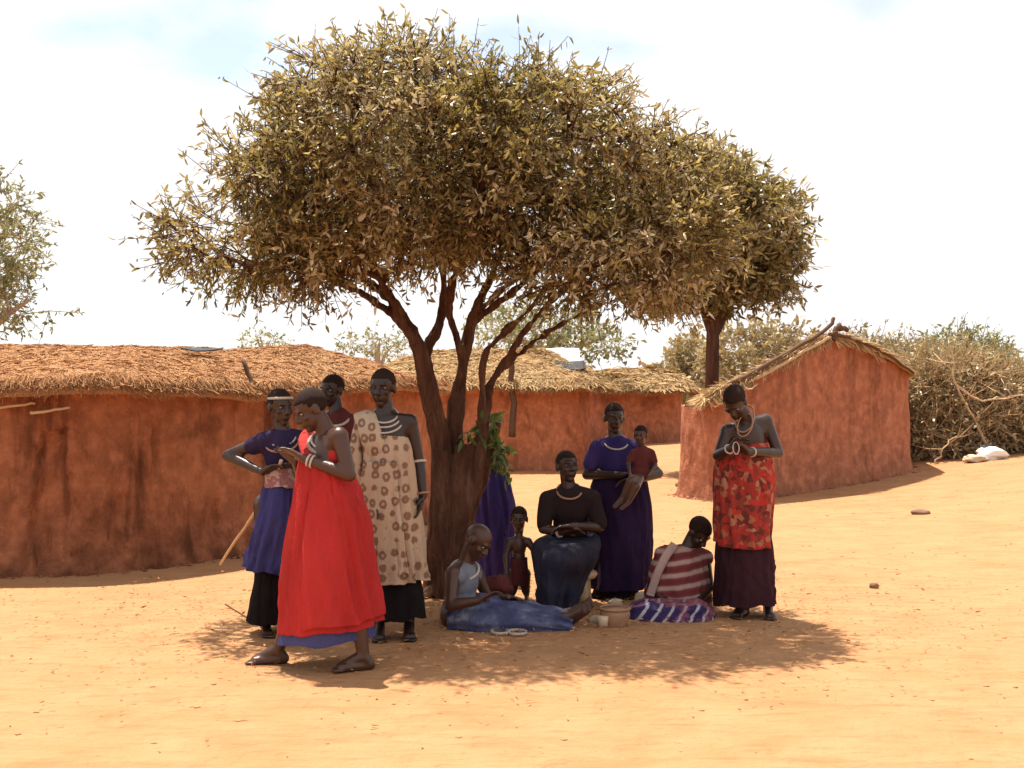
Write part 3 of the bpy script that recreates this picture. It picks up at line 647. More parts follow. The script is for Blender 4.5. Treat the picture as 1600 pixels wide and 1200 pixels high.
# ---- background trees
def small_tree(name, label, cat, px, Y, base_r, lob, n, seed, mats, leaf, twigs=4, per=6, tw=0.4, mind=0.25, group=None, lean=0.0, fork=3, hz=None):
    x0 = (px - 800) / F * Y; z0 = gz(x0, Y); root = Vector((x0, Y, z0)); tr = thing(name, label, cat, root, group)
    E = np.array(lob); cz = E[:, 2].min() - 0.1; top_z = (E[:, 2] + E[:, 5] * 0.4).max(); r = np.random.default_rng(seed); sts = []
    fz = hz if hz is not None else z0 + max(0.3, (cz - z0) * 0.55)
    fork_p = Vector((x0 + lean * 0.5, Y, fz))
    main = [(root - Vector((0, 0, .1)), base_r * 1.25), (root.lerp(fork_p, 0.5) + Vector((r.normal(0, .04), 0, 0)), base_r), (fork_p, base_r * 0.9)]
    for k in range(fork):
        e = E[(k * 7) % len(E)]; tgt = Vector(e[:3]) + Vector((r.normal(0, .2) * e[3], r.normal(0, .2) * e[4], 0.25 * e[5]))
        sts.append((main if k == 0 else [(fork_p - Vector((0, 0, .15)), base_r * 0.7)]) + [(fork_p.lerp(tgt, 0.5) + Vector((0, 0, .12 * (tgt - fork_p).length)), base_r * 0.5), (tgt, base_r * 0.18)])
    tgs, tgv = crown_points(lob, n, seed + 1, mind, 0.4)
    p_, pr_, rd_, tips_, ns_ = grow(sts, tgs, seed + 2, 0.3, 0.006, 0.45)
    mb = MB()
    for s_ in sts:
        pts = catmull([tuple(p) for p, _ in s_], 16); rs = np.interp(np.linspace(0, 1, 16), np.linspace(0, 1, len(s_)), [q for _, q in s_]); mb.tube(pts, list(rs), 9, 0.08)
    link('trunk', mb.mesh('trunk'), mats[0], tr)
    ex_, V_, F_, T_ = leafage(tgs, seed + 3, twigs, per, tw, leaf[0], leaf[1], 0.1, tgv)
    ex_ = (ex_[0], ex_[1], ex_[2] * 2, ex_[3] * 2)
    link('branch', limb_mesh('branch', p_, pr_, rd_, 4, ns_, ex_), mats[0], tr)
    c_ = link('crown', mk_mesh('crown', V_, F_, False, {'tone': T_}), mats[1], tr); c_['kind'] = 'stuff'
    return tr

small_tree('pale_tree', 'pale green tree cut by the left edge of the picture, behind the long hut', 'tree', -70, 19.5, .12,
    [ell(-70, 400, 19.5, 110, 100, 1.4), ell(-5, 325, 19.3, 55, 50, .7), ell(35, 475, 19.2, 50, 25, .6), ell(-20, 455, 19.4, 85, 45, 1.0), ell(0, 390, 19.3, 55, 45, .7)], 190, 51, (M_TWIG, M_LEAFPALE), (0.10, 0.034), 5, 8, 0.42, 0.24)
small_tree('acacia_tree', 'airy pale acacia showing bare branches behind the tree trunk and straw roofs', 'tree', 862, 33, .16,
    [ell(880, 525, 33, 75, 28, 1.3), ell(830, 505, 33, 60, 26, 1.1), ell(930, 535, 33, 45, 18, .9), ell(790, 520, 33, 50, 22, 1.0)], 230, 61, (M_TWIG, M_LEAFPALE), (0.15, 0.06), 4, 5, 0.5, 0.3, 'acacias behind the huts', 0, 4, 1.9)
small_tree('acacia_tree', 'small flat topped acacia above the long roof left of the trunk', 'tree', 590, 46, .13,
    [ell(575, 537, 46, 42, 12, 1.2), ell(612, 545, 46, 35, 14, 1.1)], 110, 63, (M_TWIG, M_LEAFPALE), (0.16, 0.06), 3, 5, 0.5, 0.35, 'acacias behind the huts', 0, 3, 2.1)
small_tree('acacia_tree', 'tiny distant acacia peeping over the left roof', 'tree', 412, 60, .12,
    [ell(405, 530, 60, 28, 7, 1.0), ell(428, 535, 60, 18, 8, .8)], 60, 65, (M_TWIG, M_LEAFPALE), (0.18, 0.07), 3, 4, 0.5, 0.35, 'acacias behind the huts', 0, 3, 2.6)
small_tree('forked_tree', 'brown leafed tree with dark trunk rising behind the left slope of the gabled hut', 'tree', 1114, 22.5, .13,
    [ell(1110, 405, 22.5, 115, 62, 1.4), ell(1170, 355, 22.5, 75, 72, 1.2), ell(1085, 315, 22.5, 100, 80, 1.3), ell(1195, 415, 22.5, 52, 50, 1.0), ell(1050, 430, 22.5, 80, 42, 1.1)], 560, 67, (M_BARK, M_LEAF), (0.155, 0.044), 6, 9, 0.42, 0.20, None, 0, 5, 2.6)
def shrub(label, px, Y, lob, n, seed, mats, leaf, twigs=4, per=5, tw=0.4, mind=0.2, tipr=0.006, name='thorn_bush', cat='bush', group='scrub beyond the huts'):
    x0 = (px - 800) / F * Y; z0 = gz(x0, Y); root = Vector((x0, Y, z0)); tr = thing(name, label, cat, root, group)
    r = np.random.default_rng(seed); E = np.array(lob); sts = []
    for k in range(7):
        e = E[k % len(E)]; tgt = Vector(e[:3]) + Vector((r.normal(0, .4) * e[3], r.normal(0, .4) * e[4], 0.3 * e[5])); b_ = root + Vector((r.normal(0, .25) * e[3], r.normal(0, .25), -.05))
        sts.append([(b_, .035), (b_.lerp(tgt, .5) + Vector((r.normal(0, .1), r.normal(0, .1), .1)), .025), (tgt, .010)])
    tgs, tgv = crown_points(lob, n, seed + 1, mind, 0.5, lambda p: p[2] < 0.45 and p[2] < gz(p[0], p[1]) + 0.05)
    p_, pr_, rd_, tips_, ns_ = grow(sts, tgs, seed + 2, 0.25, tipr, 0.40); par0 = pr_
    ex_, V_, F_, T_ = leafage(tgs, seed + 3, twigs, per, tw, leaf[0], leaf[1], 0.05, tgv); ex_ = (ex_[0], ex_[1], ex_[2] * 2.2, ex_[3] * 2.2)
    link('stem', limb_mesh('stem', p_, pr_, rd_, 4, 0, ex_), mats[0], tr)
    c_ = link('crown', mk_mesh('crown', V_, F_, False, {'tone': T_}), mats[1], tr); c_['kind'] = 'stuff'
    return tr
DRY = (M_DRYTWIG, M_LEAFDRY); OLV = (M_TWIG, M_LEAFDRY)
shrub('tall olive bush rising behind the right corner of the gabled hut', 1400, 25, [ell(1370, 590, 25, 80, 45, 1.2), ell(1430, 600, 25, 80, 55, 1.2), ell(1330, 560, 25, 60, 25, 1.0), ell(1420, 680, 25, 70, 60, 1.0)], 400, 71, OLV, (0.10, 0.04), 7, 5, 0.5)
shrub('green topped thorn bush, tallest on the right edge behind the dead branch', 1520, 24.5, [ell(1500, 580, 24.5, 60, 40, 1.2), ell(1560, 590, 24.5, 50, 35, 1.1), ell(1490, 545, 24.5, 30, 25, .6), ell(1530, 640, 24.5, 80, 60, 1.2)], 380, 73, (M_TWIG, M_LEAFPALE), (0.10, 0.04), 6, 5, 0.5)
shrub('dry brown thorn bush at the right corner of the gabled hut', 1440, 21.5, [ell(1450, 680, 21.8, 60, 45, .9), ell(1490, 655, 21.8, 70, 55, .9), ell(1445, 610, 21.8, 50, 50, .8), ell(1490, 590, 21.8, 55, 35, .8)], 400, 75, DRY, (0.085, 0.034), 8, 4, 0.45, 0.16, 0.007)
shrub('dry brown thorn bush behind the white bundle at the right edge', 1560, 22, [ell(1550, 665, 22, 80, 45, .9), ell(1610, 645, 22, 80, 60, 1.0), ell(1540, 610, 22, 55, 40, .8)], 400, 77, DRY, (0.085, 0.034), 8, 4, 0.45, 0.16, 0.007)
shrub('leafless thorn bush running out of the picture on the right', 1680, 22, [ell(1680, 640, 22, 90, 60, 1.1)], 160, 79, DRY, (0.06, 0.025), 6, 3, 0.45, 0.18, 0.007)
shrub('rounded grey green bush between the far hut and the gabled hut', 1085, 40, [ell(1085, 560, 40, 30, 35, 1.2), ell(1070, 590, 40, 40, 30, 1.3)], 150, 81, OLV, (0.2, 0.09), 5, 6, 0.5, 0.3)
shrub('olive bush showing above the left slope of the gabled roof', 1180, 30, [ell(1170, 550, 30, 60, 25, 1.2), ell(1225, 545, 30, 40, 25, 1.1), ell(1180, 590, 30, 60, 40, 1.2)], 200, 83, OLV, (0.16, 0.07), 5, 6, 0.5, 0.28)
# far scrub along the horizon
fr = np.random.default_rng(5); nfar = 420; ang = fr.uniform(-1.0, 1.0, nfar); dist = fr.uniform(70, 160, nfar)
fx = np.sin(ang) * dist; fy = np.cos(ang) * dist; ft_ = np.stack([fx, fy, fr.uniform(0.3, 1.9, nfar)], 1)
_, V_, F_, T_ = leafage(ft_, 91, 7, 10, 1.6, 0.55, 0.30, 0.0)
fs2 = link('distant_scrub', mk_mesh('distant_scrub', V_, F_, False, {'tone': T_}), M_LEAFDRY); fs2['kind'] = 'stuff'; fs2['label'] = 'distant dry scrub along the horizon'; fs2['category'] = 'scrub'

def dead_branch(label, pts, r0, seed):
    o = thing('dead_branch', label, 'branch', pts[0], 'dead branches in the thorn scrub'); r = np.random.default_rng(seed)
    mb = MB(); c_ = catmull([tuple(p) for p in pts], 14) + r.normal(0, .015, (14, 3)); mb.tube(c_, list(np.linspace(r0, r0 * .35, 14)), 7)
    link('stem', mb.mesh('stem'), M_PALESTICK, o)
    for k in range(4):
        i = int(r.integers(3, 12)); d = Vector(r.normal(0, 1, 3)); d.z = abs(d.z) * .6
        mb = MB(); mb.tube([c_[i], Vector(c_[i]) + d.normalized() * .25, Vector(c_[i]) + d.normalized() * .5 + Vector((0, 0, .05))], [r0 * .5, r0 * .35, r0 * .15], 5); link('twig', mb.mesh('twig'), M_PALESTICK, o)
dead_branch('long pale forked dead branch leaning upright in the scrub', [P(1545, 700, 20.9), P(1520, 650, 20.8), P(1498, 610, 20.8), P(1488, 570, 20.9), P(1481, 530, 21.0)], .028, 1)
dead_branch('pale dead branch lying sideways across the scrub on the right', [P(1495, 600, 20.9), P(1530, 625, 20.7), P(1565, 622, 20.7), P(1610, 615, 20.9)], .022, 2)
dead_branch('low dead branch poking from the foot of the bush', [P(1460, 725, 20.4), P(1478, 695, 20.4), P(1500, 680, 20.5)], .016, 3)

# ------------------------------------------------------------------ small things on the ground
M_STONE = m_plain('brown_stone', (0.20, 0.12, 0.08), 0.9, 0.2, 0.35, 12, 0.4)
M_PALESTONE = m_plain('pale_stone', (0.55, 0.42, 0.30), 0.9, 0.2, 0.25, 12, 0.4)
M_WHITE = m_plain('white_cloth', (0.78, 0.76, 0.72), 0.8, 0.2, 0.08, 8, 0.2)
def pebble(name, label, cat, px, py, sx, sy, sz, mat, seed, group=None, parent=None):
    Y = CAM_H * F / (py - 600.0)
    for _ in range(8):
        x = (px - 800) / F * Y; Y = (CAM_H - gz(x, Y)) * F / (py - 600.0)
    x = (px - 800) / F * Y; mb = MB(); mb.ball((0, 0, 0), 1.0, None, 16, 10); v = np.array(mb.v); v *= (0.75 + 0.6 * fbm(v * 1.3 + seed, 3))[:, None]; v *= np.array([sx, sy, sz]); v += np.array([x, Y, gz(x, Y) + sz * 0.45])
    o = link(name, mk_mesh(name, v, mb.f), mat, parent)
    if parent is None: tag(o, label, cat, group)
    return o
pebble('clod', 'largest dark clod on the open sand right of the standing woman', 'clod', 1440, 803, .11, .08, .04, M_STONE, 1, 'loose clods on the sand')
pebble('clod', 'small round dark clod on the open sand below the larger one', 'clod', 1366, 919, .035, .03, .03, M_STONE, 2, 'loose clods on the sand')
pebble('clod', 'tiny dark clod on the sand beside the gabled hut corner', 'clod', 1060, 760, .05, .04, .04, M_STONE, 3, 'loose clods on the sand')
pebble('pale_stone', 'pale stone on the ground under the woman with the baby', 'stone', 962, 945, .05, .04, .03, M_PALESTONE, 4, 'pale stones at the feet of the group')
pebble('pale_stone', 'pale stone next to the feet of the person with outstretched legs', 'stone', 930, 972, .05, .035, .03, M_PALESTONE, 5, 'pale stones at the feet of the group')
pebble('pale_stone', 'pale stone behind the striped sitting woman, near the purple skirt', 'stone', 1003, 942, .06, .05, .05, M_PALESTONE, 6, 'pale stones at the feet of the group')
bun = thing('bundle', 'white bundle with a dark top lying by the thorn bush', 'bundle', P(1545, 720, 20.3))
def lump(name, c, s, mat, seed, parent):
    mb = MB(); mb.ball((0, 0, 0), 1.0, None, 18, 12); v = np.array(mb.v); v *= (0.35 + 1.3 * fbm(v * 1.9 + seed, 4))[:, None]; v *= np.array(s); v += np.array(tuple(c)); return link(name, mk_mesh(name, v, mb.f), mat, parent)
bz = gz(7.85, 20.3)
lump('sack', (7.85, 20.3, bz + .08), (.24, .18, .11), M_WHITE, 3, bun); lump('sack', (7.55, 20.1, bz + .03), (.20, .15, .07), M_PALESTONE, 7, bun); lump('dark_rag', (7.82, 20.4, bz + .19), (.12, .10, .06), M_BLACKRAG, 5, bun)
# scattered grit, twigs and dead leaves nobody could count
r = np.random.default_rng(12); n = 2600; gxx = r.uniform(-6, 9, n); gyy = r.uniform(4.2, 20, n); gzz = ground_h(gxx, gyy)
oct_ = np.array([[1, 0, 0], [-1, 0, 0], [0, 1, 0], [0, -1, 0], [0, 0, 1], [0, 0, -1.]]); sz_ = (r.uniform(0.3, 1, n) ** 3 * 0.016 + 0.003)[:, None, None]
V_ = (oct_[None] * sz_ * r.uniform(0.6, 1.3, (n, 6, 1))) * np.array([1.2, 1.0, 0.6]) + np.stack([gxx, gyy, gzz], 1)[:, None]
b = np.arange(n)[:, None] * 6; of = np.array([[0, 2, 4], [2, 1, 4], [1, 3, 4], [3, 0, 4], [2, 0, 5], [1, 2, 5], [3, 1, 5], [0, 3, 5]])
Fg = np.concatenate([b + q[None] for q in of], 0)
gr = link('grit', mk_mesh('grit', V_.reshape(-1, 3), Fg), m_plain('grit', (0.34, 0.19, 0.10), 0.95, 0.1, 0.5, 3)); gr['kind'] = 'stuff'; gr['label'] = 'scattered grit and pebbles on the sand'; gr['category'] = 'grit'
n = 5000; lx = r.normal(0, 1.6, n); ly = r.normal(8.6, 1.1, n); p_ = np.stack([lx, ly, ground_h(lx, ly) + 0.006], 1); a_ = r.uniform(0, 2 * math.pi, n)
dd = np.stack([np.cos(a_), np.sin(a_), 0 * a_], 1); V_, F_, T_ = strands(p_, dd, np.tile(np.array([0, 0, 1.]), (n, 1)), 0.030, 0.004, 44, 0.3, 0.1)
lt = link('leaf_litter', mk_mesh('leaf_litter', V_, F_, False, {'tone': T_}), M_THATCH1); lt['kind'] = 'stuff'; lt['label'] = 'dry leaf litter and straw in the shade of the tree'; lt['category'] = 'litter'

# crumbled mud at the foot of the walls
def crumbs(poly, n, seed, parent, mat, size):
    r = np.random.default_rng(seed); k = r.integers(0, len(poly), n); nrm = ring_offset(poly, 1.0) - poly; q = poly[k] + nrm[k] * (r.uniform(0.02, 0.30, n) ** 1.5)[:, None] + r.normal(0, .03, (n, 2))
    z = ground_h(q[:, 0], q[:, 1]); s = (r.uniform(0.25, 1, n) ** 3 * size + 0.006)[:, None, None]
    V = oct_[None] * s * r.uniform(0.5, 1.3, (n, 6, 1)) * np.array([1.2, 1.1, 0.7]) + np.concatenate([q, z[:, None]], 1)[:, None]; b = np.arange(n)[:, None] * 6
    o = link('crumbled_mud', mk_mesh('crumbled_mud', V.reshape(-1, 3), np.concatenate([b + t_[None] for t_ in of], 0)), mat, parent); o['kind'] = 'stuff'
crumbs(catmull(HUT1_CTRL, 620, True), 1600, 3, hut1, M_MUD1, 0.035)
crumbs(poly4, 900, 4, hut4, M_MUD2, 0.045)

# ------------------------------------------------------------------ people
def m_skin(name, c):
    t = NT(name); n = t.noise(9, 4); t.color(t.mix(n, tuple(x * 0.75 for x in c), tuple(x * 1.3 for x in c)))
    t.rough(0.38, 0.42); t.bump(t.noise(60, 3), 0.08, 0.004); return t.m
SKIN1 = m_skin('skin_dark', (0.036, 0.0155, 0.010)); SKIN2 = m_skin('skin_brown', (0.062, 0.026, 0.015)); SKIN3 = m_skin('skin_deep', (0.023, 0.0105, 0.008))
def m_cloth(name, build, rough=0.85):
    t = NT(name); cc = build(t); dust = t.ramp(t.noise(2.2, 6, 0.65), [(0.50, 0.0), (0.78, 0.10)]); t.color(t.mix(dust, cc, (0.22, 0.11, 0.055))); t.rough(rough, 0.2); t.b.inputs['Specular IOR Level'].default_value = 0.12
    t.bump(t.math('ADD', t.noise(5, 5, 0.6, t.co((1, 1, 0.3))), t.math('MULTIPLY', t.noise(120, 2), 0.10)), 0.75, 0.06); return t.m
def solid(c, v=0.25, sc=3.0):
    return lambda t: t.mix(t.ramp(t.noise(sc, 5, 0.6, t.co((1, 1, 0.35))), [(0.3, 0.0), (0.7, 1.0)]), tuple(x * (1 - v) for x in c), tuple(min(1, x * (1 + v)) for x in c))
def spots(base, dot, sc, size):
    def f(t):
        v = t.math('ADD', t.voro(sc, t.co((1, 0.3, 0.85)), 'F1', 0.45), t.math('MULTIPLY', t.math('SUBTRACT', t.noise(40, 3), 0.5), 0.30)); b = solid(base, 0.15)(t)
        return t.mix(t.ramp(v, [(0.05, 0.25), (0.12, 0.2), (0.17, 0.9), (size, 0.85), (size + 0.08, 0.0)]), b, dot)
    return f
def floral(stops, sc):
    return lambda t: t.ramp(t.noise(sc, 3, 0.55, t.co((1, 1, 1.3)), 0.3), stops, 'LINEAR')
def patches(stops, sc):
    def f(t):
        wob = t.node('ShaderNodeVectorMath', operation='ADD'); nz = t.node('ShaderNodeTexNoise'); nz.inputs['Scale'].default_value = 14; t.l.new(t.tc.outputs['Object'], nz.inputs['Vector'])
        sc_ = t.node('ShaderNodeVectorMath', operation='SCALE'); sc_.inputs['Scale'].default_value = 0.06; t.l.new(nz.outputs['Color'], sc_.inputs[0]); t.l.new(t.tc.outputs['Object'], wob.inputs[0]); t.l.new(sc_.outputs[0], wob.inputs[1])
        v = t.node('ShaderNodeTexVoronoi'); v.inputs['Scale'].default_value = sc; t.l.new(wob.outputs[0], v.inputs['Vector']); s_ = t.node('ShaderNodeSeparateColor'); t.l.new(v.outputs['Color'], s_.inputs[0])
        return t.mix(t.math('MULTIPLY', t.noise(40, 3), 0.5), t.ramp(s_.outputs[0], stops, 'CONSTANT'), (0.25, 0.05, 0.035))
    return f
def stripes(stops, sc, rot=0.0):
    def f(t):
        w = t.node('ShaderNodeTexWave'); w.wave_type = 'BANDS'; w.bands_direction = 'Z'; w.inputs['Scale'].default_value = sc; w.inputs['Distortion'].default_value = 1.2; w.inputs['Detail'].default_value = 2
        t.l.new(t.co((1, 1, 1), (0, 0, 0), (0, rot, 0)), w.inputs['Vector']); return t.ramp(w.outputs['Fac'], stops)
    return f
C_RED = m_cloth('red_cotton', solid((0.38, 0.026, 0.026), 0.28))
C_NAVY = m_cloth('navy_cotton', solid((0.055, 0.060, 0.16), 0.3))
C_BLUE = m_cloth('blue_cotton', solid((0.046, 0.044, 0.15), 0.35))
C_INDIGO = m_cloth('indigo_top', solid((0.024, 0.017, 0.058), 0.35))
C_BLACK = m_cloth('black_cotton', solid((0.009, 0.006, 0.007), 0.3))
C_BEIGE = m_cloth('beige_spotted', spots((0.42, 0.31, 0.22), (0.17, 0.080, 0.05), 15.0, 0.33))
C_PURPLE = m_cloth('dark_purple', solid((0.020, 0.009, 0.034), 0.3))
C_VIOLET = m_cloth('violet_shirt', solid((0.036, 0.024, 0.115), 0.4))
C_PLUM = m_cloth('plum_cotton', solid((0.036, 0.012, 0.018), 0.3))
C_MAROON = m_cloth('maroon_cloth', solid((0.10, 0.024, 0.024), 0.35))
C_GREYBLUE = m_cloth('blue_highlighted', floral([(0.0, (0.030, 0.033, 0.070)), (0.46, (0.055, 0.060, 0.13)), (0.60, (0.10, 0.11, 0.19)), (0.72, (0.24, 0.25, 0.31))], 7))  # dark blue cloth; the palest blotches are highlights painted into the colour
C_DENIM = m_cloth('dark_grey_blue', solid((0.022, 0.021, 0.036), 0.45))
C_CHARCOAL = m_cloth('charcoal_top', solid((0.020, 0.012, 0.013), 0.3))
C_FLORAL = m_cloth('red_patterned', patches([(0.0, (0.30, 0.028, 0.022)), (0.30, (0.085, 0.020, 0.016)), (0.46, (0.42, 0.030, 0.025)), (0.66, (0.34, 0.13, 0.075)), (0.80, (0.20, 0.035, 0.028)), (0.92, (0.36, 0.19, 0.12))], 27))
C_STRIPE = m_cloth('maroon_stripes', stripes([(0.0, (0.15, 0.030, 0.035)), (0.55, (0.18, 0.05, 0.05)), (0.75, (0.33, 0.20, 0.18)), (1.0, (0.40, 0.27, 0.24))], 3.8, 0.12))
C_LAP = m_cloth('purple_white_wrap', lambda t: t.mix(t.ramp(t.noise(3.5, 3), [(0.48, 0.0), (0.56, 0.8)]), stripes([(0.0, (0.028, 0.018, 0.07)), (0.80, (0.034, 0.022, 0.085)), (0.88, (0.30, 0.27, 0.32)), (1.0, (0.36, 0.33, 0.36))], 5.0, 0.8)(t), (0.30, 0.10, 0.12)))
C_PINK = m_cloth('pale_pink_waistcloth', floral([(0.0, (0.34, 0.25, 0.22)), (0.5, (0.26, 0.10, 0.11)), (0.58, (0.38, 0.29, 0.26))], 14))
C_GREYVEST = m_cloth('pale_grey_vest', solid((0.15, 0.16, 0.20), 0.35))
C_PALE = m_cloth('pale_sash', solid((0.36, 0.26, 0.23), 0.2))
M_BEAD = m_plain('pale_beads', (0.42, 0.37, 0.32), 0.45, 0.5, 0.15, 60)
M_BEADRED = m_plain('orange_beads', (0.30, 0.15, 0.085), 0.45, 0.5, 0.3, 60)
M_HAIR = m_plain('black_hair', (0.024, 0.0115, 0.0085), 0.8, 0.15, 0.3, 80, 0.6)
M_EYE = m_plain('eye', (0.28, 0.23, 0.19), 0.2, 0.5, 0.05)
M_STOOL = m_plain('pale_wood', (0.46, 0.31, 0.18), 0.8, 0.2, 0.25, 14, 0.3)

def finger(mb, p, d, n, L, r, curl):
    a = p
    for k, (f, c) in enumerate(((0.45, curl * 0.5), (0.32, curl), (0.23, curl * 1.4))):
        dd = (d * math.cos(c) + n * math.sin(c)).normalized(); b = a + dd * L * f; mb.cone(a, r * (1 - 0.1 * k), b, r * (0.9 - 0.1 * k), 8); a = b
def hand(mb, w, d, pn, S, thumb_side, curl=0.45):
    d = d.normalized(); pn = (pn - d * pn.dot(d)).normalized(); sd = d.cross(pn).normalized() * thumb_side
    for o in (-0.028, -0.010, 0.010, 0.026): mb.cone(w + sd * o * 0.5 * S + d * 0.012 * S, 0.016 * S, w + sd * o * S + d * 0.078 * S, 0.0125 * S, 8)
    for o, L in ((-0.033, 0.060), (-0.011, 0.074), (0.011, 0.080), (0.033, 0.072)):
        finger(mb, w + sd * o * S + d * 0.082 * S, (d + sd * o * 2.5).normalized(), pn, L * S, 0.0088 * S, curl)
    t0 = w + sd * 0.026 * S + d * 0.022 * S; td = (d * 0.6 + sd * 0.8 + pn * 0.3).normalized(); mb.cone(t0, 0.013 * S, t0 + td * 0.032 * S, 0.011 * S, 8)
    t1 = t0 + td * 0.032 * S; mb.cone(t1, 0.0105 * S, t1 + (td * 0.6 + d * 0.7).normalized() * 0.030 * S, 0.0085 * S, 8)
def foot_up(mb, an, fd, leg, S):
    fd = fd.normalized(); leg = (leg - fd * leg.dot(fd)).normalized(); sd = fd.cross(leg)
    heel = an + leg * 0.045 * S - fd * 0.035 * S; ballp = an + leg * 0.045 * S + fd * 0.115 * S
    mb.cone(an, 0.036 * S, heel, 0.031 * S, 10); mb.cone(an, 0.034 * S, ballp + sd * 0.012 * S, 0.026 * S, 10); mb.cone(heel, 0.030 * S, ballp - sd * 0.014 * S, 0.025 * S, 10)
    for k in range(5):
        b = ballp + sd * (k - 2) * 0.0175 * S; mb.cone(b, 0.012 * S, b + fd * (0.048 - abs(k - 1) * 0.006) * S, 0.0095 * S, 8)
def foot(mb, an, toe, S):
    fd = Vector((toe.x - an.x, toe.y - an.y, 0)); fd = fd.normalized(); g_ = an.z - 0.075 * S; sd = Vector((fd.y, -fd.x, 0))
    heel = Vector((an.x, an.y, g_ + 0.032 * S)) - fd * 0.035 * S; ballp = Vector((an.x, an.y, g_ + 0.026 * S)) + fd * 0.125 * S
    mb.cone(an, 0.036 * S, heel, 0.031 * S, 10); mb.cone(an + fd * 0.02 * S, 0.034 * S, ballp + sd * 0.012 * S, 0.026 * S, 10); mb.cone(heel, 0.030 * S, ballp - sd * 0.014 * S, 0.025 * S, 10)
    for k in range(5):
        o = (k - 2) * 0.0175 * S; b = ballp + sd * o; b.z = g_ + 0.016 * S; mb.cone(b, 0.012 * S, b + fd * (0.048 - abs(k - 1) * 0.006) * S, 0.0095 * S, 8)

def torso(mb, J, S, inf=0.0, arms=0.0, neck=True, wide=1.0):
    rr = (J['sr'] - J['sl']); hw = max(rr.length * 0.5, 0.085 * S); rr = rr.normalized(); up = (J['neck'] - J['pelvis']); L = up.length; up = (up - rr * up.dot(rr)).normalized(); ff = up.cross(rr).normalized()
    R_ = Matrix((rr, ff, up)).transposed(); pl, nk = J['pelvis'], J['neck']; sc = L / 0.52
    ax = (nk - pl)
    mb.ball(pl + ax * 0.72, ((hw * 0.86 + inf) * wide, 0.108 * S + inf, 0.175 * sc + inf), R_, 20, 14)
    mb.ball(pl + ax * 0.42, ((hw * 0.74 + inf) * wide, 0.098 * S + inf, 0.17 * sc + inf), R_, 20, 14)
    mb.ball(pl + ax * 0.06, ((hw * 0.86 + inf) * wide, 0.118 * S + inf, 0.135 * S + inf), R_, 20, 14)
    base = pl + ax * 0.93
    for k in ('sl', 'sr'):
        mb.cone(base, 0.060 * S + inf, J[k], 0.054 * S + inf); mb.cone(pl + ax * 0.72, 0.09 * S + inf, J[k], 0.050 * S + inf)
    if arms > 0:
        for a, b, c_ in (('sl', 'el', 'wl'), ('sr', 'er', 'wr')):
            if arms <= 1: mb.cone(J[a], 0.052 * S + inf, J[a].lerp(J[b], arms), 0.046 * S + inf)
            else: mb.cone(J[a], 0.050 * S + inf, J[b], 0.040 * S + inf); mb.cone(J[b], 0.040 * S + inf, J[b].lerp(J[c_], arms - 1), 0.032 * S + inf)
    return ff

